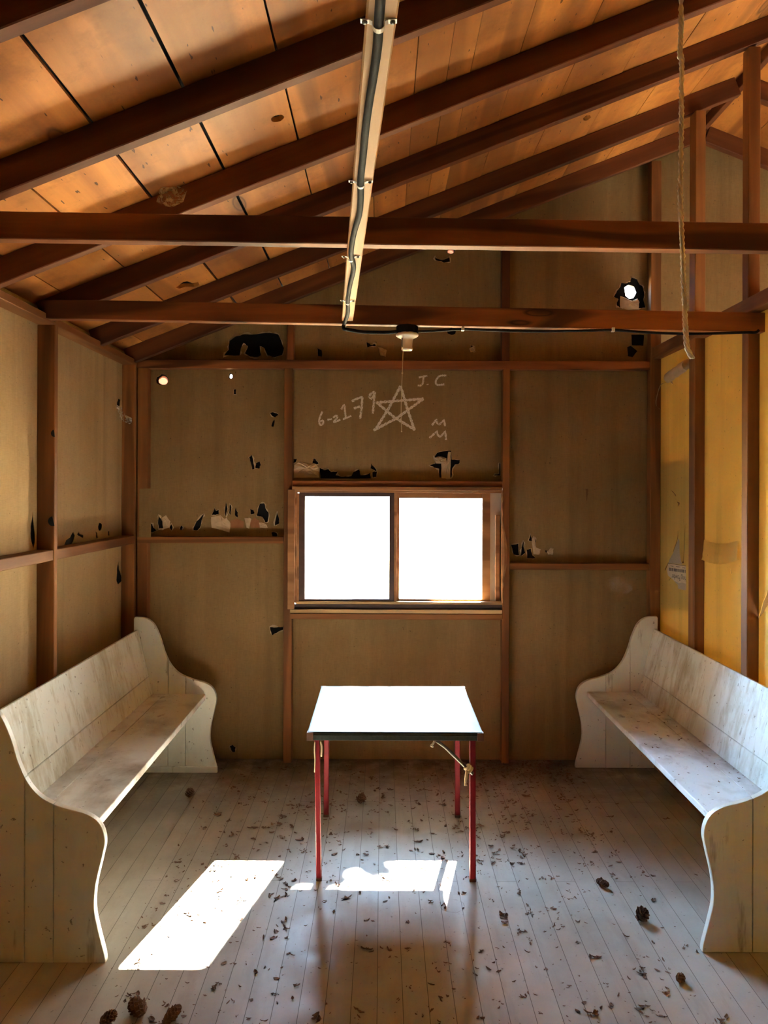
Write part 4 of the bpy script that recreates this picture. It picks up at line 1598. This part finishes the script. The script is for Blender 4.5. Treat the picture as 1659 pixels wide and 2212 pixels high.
def cone(px, py, L, R, n, open_, tilt, az, seed, label):
    bm = cone_bm(L, R, n, open_, seed)
    rot = Matrix.Rotation(az, 4, 'Z') @ Matrix.Rotation(tilt, 4, 'Y')
    for v in bm.verts:
        v.co = rot @ v.co
    zm = min(v.co.z for v in bm.verts)
    p = PZ(px, py)
    cxm = sum(v.co.x for v in bm.verts) / len(bm.verts)
    cym = sum(v.co.y for v in bm.verts) / len(bm.verts)
    for v in bm.verts:
        v.co -= Vector((cxm, cym, zm))
    o = from_bm('pine_cone', bm, M['cone'], mw=Matrix.Translation((p.x, p.y, 0)))
    tag(o, label, 'pine cone', 'pine cones on the floor')


cone(296, 2192, 0.062, 0.027, 64, 1.15, 1.35, 2.6, 1, 'opened brown pine cone on the floor below the left sunlit patch')
cone(374, 2204, 0.070, 0.023, 70, 0.8, 1.35, 1.0, 2, 'slim dark pine cone at the bottom edge, beside the opened cone')
cone(236, 2212, 0.05, 0.02, 50, 1.0, 1.2, 0.4, 3, 'pine cone cut off by the bottom edge of the photo on the left')
cone(410, 1722, 0.040, 0.024, 50, 1.2, 0.3, 0.4, 4, 'small squat pine cone standing near the left bench')
cone(781, 1735, 0.042, 0.026, 54, 1.2, 1.1, 0.2, 5, 'squat pine cone on the floor under the table')
cone(1303, 1916, 0.066, 0.021, 60, 0.7, 1.45, -1.0, 6, 'long narrow pine cone on the floor before the right bench')
cone(1387, 1990, 0.046, 0.026, 56, 1.3, 0.9, -0.9, 7, 'open grey pine cone with pale glints near the right bench foot')
cone(1470, 2121, 0.026, 0.014, 34, 1.2, 1.2, 0.2, 8, 'tiny broken pine cone near the lower right corner')


def flake_bm(bm, c, L, W, az, curl, rr, thin=0.0006):
    rows = []
    n = 5
    d = Vector((math.cos(az), math.sin(az), 0))
    s = Vector((-d.y, d.x, 0))
    for i in range(n):
        t = i / (n - 1) - 0.5
        wv = W * (1 - 3.2 * t * t) * rr.uniform(0.75, 1.2)
        z = curl * 4 * t * t + 0.0012
        q = c + d * L * t + s * rr.uniform(-0.2, 0.2) * W
        rows.append([q + s * wv + Vector((0, 0, z + curl * 0.5)), q + Vector((0, 0, z)), q - s * wv + Vector((0, 0, z + curl * 0.4))])
    lo = [[bm.verts.new(p) for p in r] for r in rows]
    hi = [[bm.verts.new(p + Vector((0, 0, thin))) for p in r] for r in rows]
    for i in range(n - 1):
        for k in range(2):
            bm.faces.new((lo[i][k], lo[i + 1][k], lo[i + 1][k + 1], lo[i][k + 1]))
            bm.faces.new((hi[i][k], hi[i][k + 1], hi[i + 1][k + 1], hi[i + 1][k]))
        bm.faces.new((lo[i][0], hi[i][0], hi[i + 1][0], lo[i + 1][0]))
        bm.faces.new((lo[i][2], lo[i + 1][2], hi[i + 1][2], hi[i][2]))
    bm.faces.new((lo[0][0], lo[0][1], lo[0][2], hi[0][2], hi[0][1], hi[0][0]))
    bm.faces.new((lo[-1][0], hi[-1][0], hi[-1][1], hi[-1][2], lo[-1][2], lo[-1][1]))


rr = random.Random(99)
big_flakes = [(533, 1899, 16), (592, 1893, 18), (603, 1900, 16), (420, 1745, 12), (470, 1760, 16), (545, 1790, 20), (585, 1800, 18), (650, 1815, 20), (835, 1830, 14), (905, 1819, 22), (820, 1831, 14), (1015, 1742, 12), (960, 1786, 18), (1040, 1785, 24), (1130, 1722, 26), (1060, 1830, 14), (1245, 1776, 22), (1320, 1766, 20), (1330, 1738, 16), (1440, 1770, 16), (1340, 1864, 18), (1410, 1945, 20), (1430, 2003, 18), (1322, 1890, 14), (1195, 2004, 18), (1180, 2014, 12), (1040, 2057, 12), (878, 1995, 16), (933, 1950, 14), (750, 1940, 22), (450, 2090, 14), (460, 2137, 16), (300, 2095, 12), (560, 2005, 12), (1345, 2118, 12), (1480, 2050, 12), (1480, 2118, 12), (730, 1846, 22), (790, 1848, 16), (610, 1765, 14), (700, 1700, 16), (1500, 1890, 14), (1290, 2070, 14), (640, 2130, 14), (980, 2140, 14), (690, 2092, 10), (1180, 2095, 12), (1395, 2198, 14)]
for px, py, s in big_flakes:
    p = PZ(px, py)
    L = s * p.y / F * 1.1
    bm = bmesh.new()
    rr2 = random.Random(px * 3 + py)
    for k in range(rr2.choice((1, 2, 3, 4))):
        a = rr2.uniform(-0.5, 0.5)
        l2 = L * rr2.uniform(0.35, 0.75)
        flake_bm(bm, Vector((L * rr2.uniform(-0.3, 0.3), L * rr2.uniform(-0.18, 0.18), 0.001 * k)), l2, l2 * rr2.uniform(0.10, 0.30), a + rr2.choice((0, 0, 0.9, -0.7)), l2 * rr2.uniform(0.03, 0.2), rr2)
    o = from_bm('bark_flake', bm, M['flake'], mw=Matrix.Translation((p.x, p.y, 0)) @ Matrix.Rotation(rr2.uniform(-0.6, 0.9), 4, 'Z'))
    tag(o, 'curled brown bark flake lying on the grey floorboards', 'bark flake', 'bark flakes scattered on the floor')
bm = bmesh.new()
n = 0
while n < 1500:
    px = rr.uniform(230, 1560)
    py = rr.uniform(1650, 2230)
    p = PZ(px, py)
    if not (-0.98 < p.x < 1.19):
        continue
    # most of it lies towards the back and the right side
    dens = 0.12 + 0.55 * max(0, min(1, (p.y - 3.0) / 1.3)) + (0.25 if p.x > 0.25 and p.y > 3.4 else 0)
    if p.y > 4.45 and p.x > 0.2:
        dens = 1.0
    dens *= 0.55 + 0.9 * max(0, noise.noise(Vector((p.x * 3, p.y * 3, 5))) + 0.3)
    if rr.random() > dens:
        continue
    L = rr.choice((0.006, 0.008, 0.010, 0.014, 0.018, 0.024)) * rr.uniform(0.7, 1.2)
    for q in range(rr.choice((1, 1, 1, 2, 3, 5)) if L > 0.009 else 1):
        pq = p + Vector((rr.gauss(0, 1), rr.gauss(0, 1), 0)) * L * (0.7 if q else 0)
        l2 = L * rr.uniform(0.6, 1.1)
        flake_bm(bm, pq, l2, l2 * rr.uniform(0.10, 0.35), rr.uniform(0, PI), l2 * rr.uniform(0.02, 0.25), rr)
    n += 1
lm = bm
for k in range(650):
    p = PZ(rr.gauss(1150, 85), 1644 + abs(rr.gauss(0, 30)))
    if p.y > 4.87 or p.x > 1.15:
        continue
    L = rr.choice((0.006, 0.010, 0.015, 0.02))
    flake_bm(lm, p, L, L * rr.uniform(0.12, 0.4), rr.uniform(0, PI), L * rr.uniform(0.02, 0.3), rr)
lit = from_bm('floor_litter', lm, M['flake'])
tag(lit, 'fine brown litter of cone scales and needles over the floor', 'litter', kind='stuff')
# seat litter on the right bench
bm = bmesh.new()
for k in range(70):
    y = rr.uniform(3.0, 4.7)
    xx = 1.199 + (rr.uniform(0.30, 0.385) if rr.random() < 0.5 else rr.uniform(0.09, 0.30))
    L = rr.choice((0.006, 0.010, 0.016))
    flake_bm(bm, Vector((xx, y, 0.4712)), L, L * 0.25, rr.uniform(0, PI), L * 0.15, rr)
lit2 = from_bm('seat_litter', bm, M['flake'])
tag(lit2, 'brown crumbs and flakes lying on the seat of the right pew', 'litter', kind='stuff')

# ring mark on the floor
bm = bmesh.new()
c = PZ(977, 1957)
ra, rbm = [], []
for k in range(40):
    a = 2 * PI * k / 40
    r = 0.052 + 0.006 * noise.noise(Vector((math.cos(a) * 2, math.sin(a) * 2, 7)))
    ra.append(bm.verts.new((c.x + r * math.cos(a), c.y + r * math.sin(a), 0.0006)))
    rbm.append(bm.verts.new((c.x + (r - 0.004) * math.cos(a), c.y + (r - 0.004) * math.sin(a), 0.0006)))
for k in range(40):
    bm.faces.new((ra[k], ra[(k + 1) % 40], rbm[(k + 1) % 40], rbm[k]))
o = from_bm('ring_stain', bm, M['ring'], floor)
o['label'] = 'dark ring stain'

# ------------------------------------------------------------------ cobwebs
def web(pts, seed, label):
    bm = bmesh.new()
    c = sum((Vector(p) for p in pts), Vector()) / len(pts)
    inner = []
    n = len(pts)
    ring0 = [bm.verts.new(p) for p in pts]
    ring1 = [bm.verts.new(c + (Vector(p) - c) * 0.5 + Vector((0, 0, -0.012 * random.Random(seed + i).random()))) for i, p in enumerate(pts)]
    cc = bm.verts.new(c + Vector((0, 0, -0.015)))
    for i in range(n):
        bm.faces.new((ring0[i], ring0[(i + 1) % n], ring1[(i + 1) % n], ring1[i]))
        bm.faces.new((ring1[i], ring1[(i + 1) % n], cc))
    o = from_bm('cobweb', bm, M['web'], smooth=True)
    tag(o, label, 'cobweb')


web([P(338, 436, 2.98), P(345, 408, 2.95), P(366, 396, 2.99), P(390, 404, 3.0), P(404, 412, 3.0), P(396, 436, 2.99), P(372, 448, 2.97), P(352, 444, 2.96)], 3, 'dusty white cobweb hanging from the third rafter')
web([PX(248, 872, XOL + 0.004), P(262, 880, 4.70), P(270, 896, 4.76), P(292, 906, 4.80), P(280, 916, 4.77), P(262, 908, 4.70)], 5, 'faint cobweb in the left rear corner beside the post')

# ------------------------------------------------------------------ trees outside
M['bark'] = plain('bark', (0.20, 0.15, 0.11), 0.9, var=0.4, scale=14)
M['needles'] = plain('needles', (0.10, 0.16, 0.05), 0.8, var=0.5, scale=6)


def pine(x, y, h, r0, crown, z_first, n_whorl, spread, label, extra=()):
    root = empty('pine_tree', (x, y, -0.3), label, 'tree', 'pine trees outside the window')
    rr = random.Random(int(x * 100) + 5)
    pts = [Vector((x + 0.03 * math.sin(k * 1.3), y, -0.3 + h * k / 12)) for k in range(13)]
    from_bm('trunk', tube_bm(pts, [r0 * (1 - 0.5 * k / 12) for k in range(13)], 10), M['bark'], root, smooth=True)
    bm = bmesh.new()
    br = bmesh.new()
    twigs = list(extra)
    for k in range(n_whorl):
        z = z_first + (h - 0.5 - z_first) * k / n_whorl
        L = spread * (1 - 0.8 * k / n_whorl)
        for q in range(6):
            a = q * PI / 3 + k * 0.5 + rr.uniform(-0.2, 0.2)
            twigs.append((z + rr.uniform(-0.1, 0.1), a, L * rr.uniform(0.8, 1.1), -0.15))
    for z, a, L, droop in twigs:
        d = Vector((math.cos(a), math.sin(a), 0))
        s = Vector((-d.y, d.x, 0))
        p0 = Vector((x, y, z))
        tube_bm([p0, p0 + d * L * 0.5 + Vector((0, 0, droop * L * 0.3)), p0 + d * L + Vector((0, 0, droop * L))], [0.014, 0.009, 0.003], 5, br)
        for i in range(int(60 * L) + 8):
            t = rr.uniform(0.15, 1.0)
            c = p0 + d * L * t + Vector((0, 0, droop * L * t))
            e = (d * rr.uniform(0.2, 1) + s * rr.uniform(-1, 1) + Vector((0, 0, rr.uniform(-0.5, 0.5)))).normalized() * rr.uniform(0.08, 0.16)
            w_ = e.cross(Vector((rr.random(), rr.random(), 1))).normalized() * 0.022
            f = [bm.verts.new(c - w_), bm.verts.new(c + e * 0.6 - w_ * 1.3), bm.verts.new(c + e), bm.verts.new(c + e * 0.6 + w_ * 1.3), bm.verts.new(c + w_)]
            bm.faces.new(f)
    from_bm('branches', br, M['bark'], root)
    from_bm('foliage', bm, M['needles'], root, recalc=False)


pine(0.757, 9.0, 9.0, 0.116, 0.6, 5.6, 8, 1.0, 'slim pale trunk glimpsed through the right window pane', [(4.18, 0.0, 0.40, 0.28), (4.30, 0.05, 0.36, 0.1), (4.40, -0.05, 0.30, 0.3), (4.25, 0.1, 0.38, 0.15), (4.22, -0.1, 0.40, 0.2), (4.33, 0.0, 0.40, 0.02), (4.78, 0.2, 0.16, 0.2), (4.9, 0.0, 0.16, 0.1)])
pine(2.62, 9.0, 9.5, 0.10, 0.8, 5.2, 10, 1.0, 'unseen pine added so that its crown shades the upper wall')  # added out of view to keep sun out of the high wall hole

# ------------------------------------------------------------------ render look
vs = scene.view_settings
scene.display_settings.display_device = 'sRGB'
vs.view_transform = 'Standard'
vs.look = 'None'
vs.gamma = 1.0
vs.use_curve_mapping = False
vs.exposure = 2.3
cy = scene.cycles
cy.max_bounces = 10
cy.diffuse_bounces = 7
cy.glossy_bounces = 5
cy.transparent_max_bounces = 12
cy.caustics_reflective = False
cy.caustics_refractive = False
cy.sample_clamp_indirect = 12.0
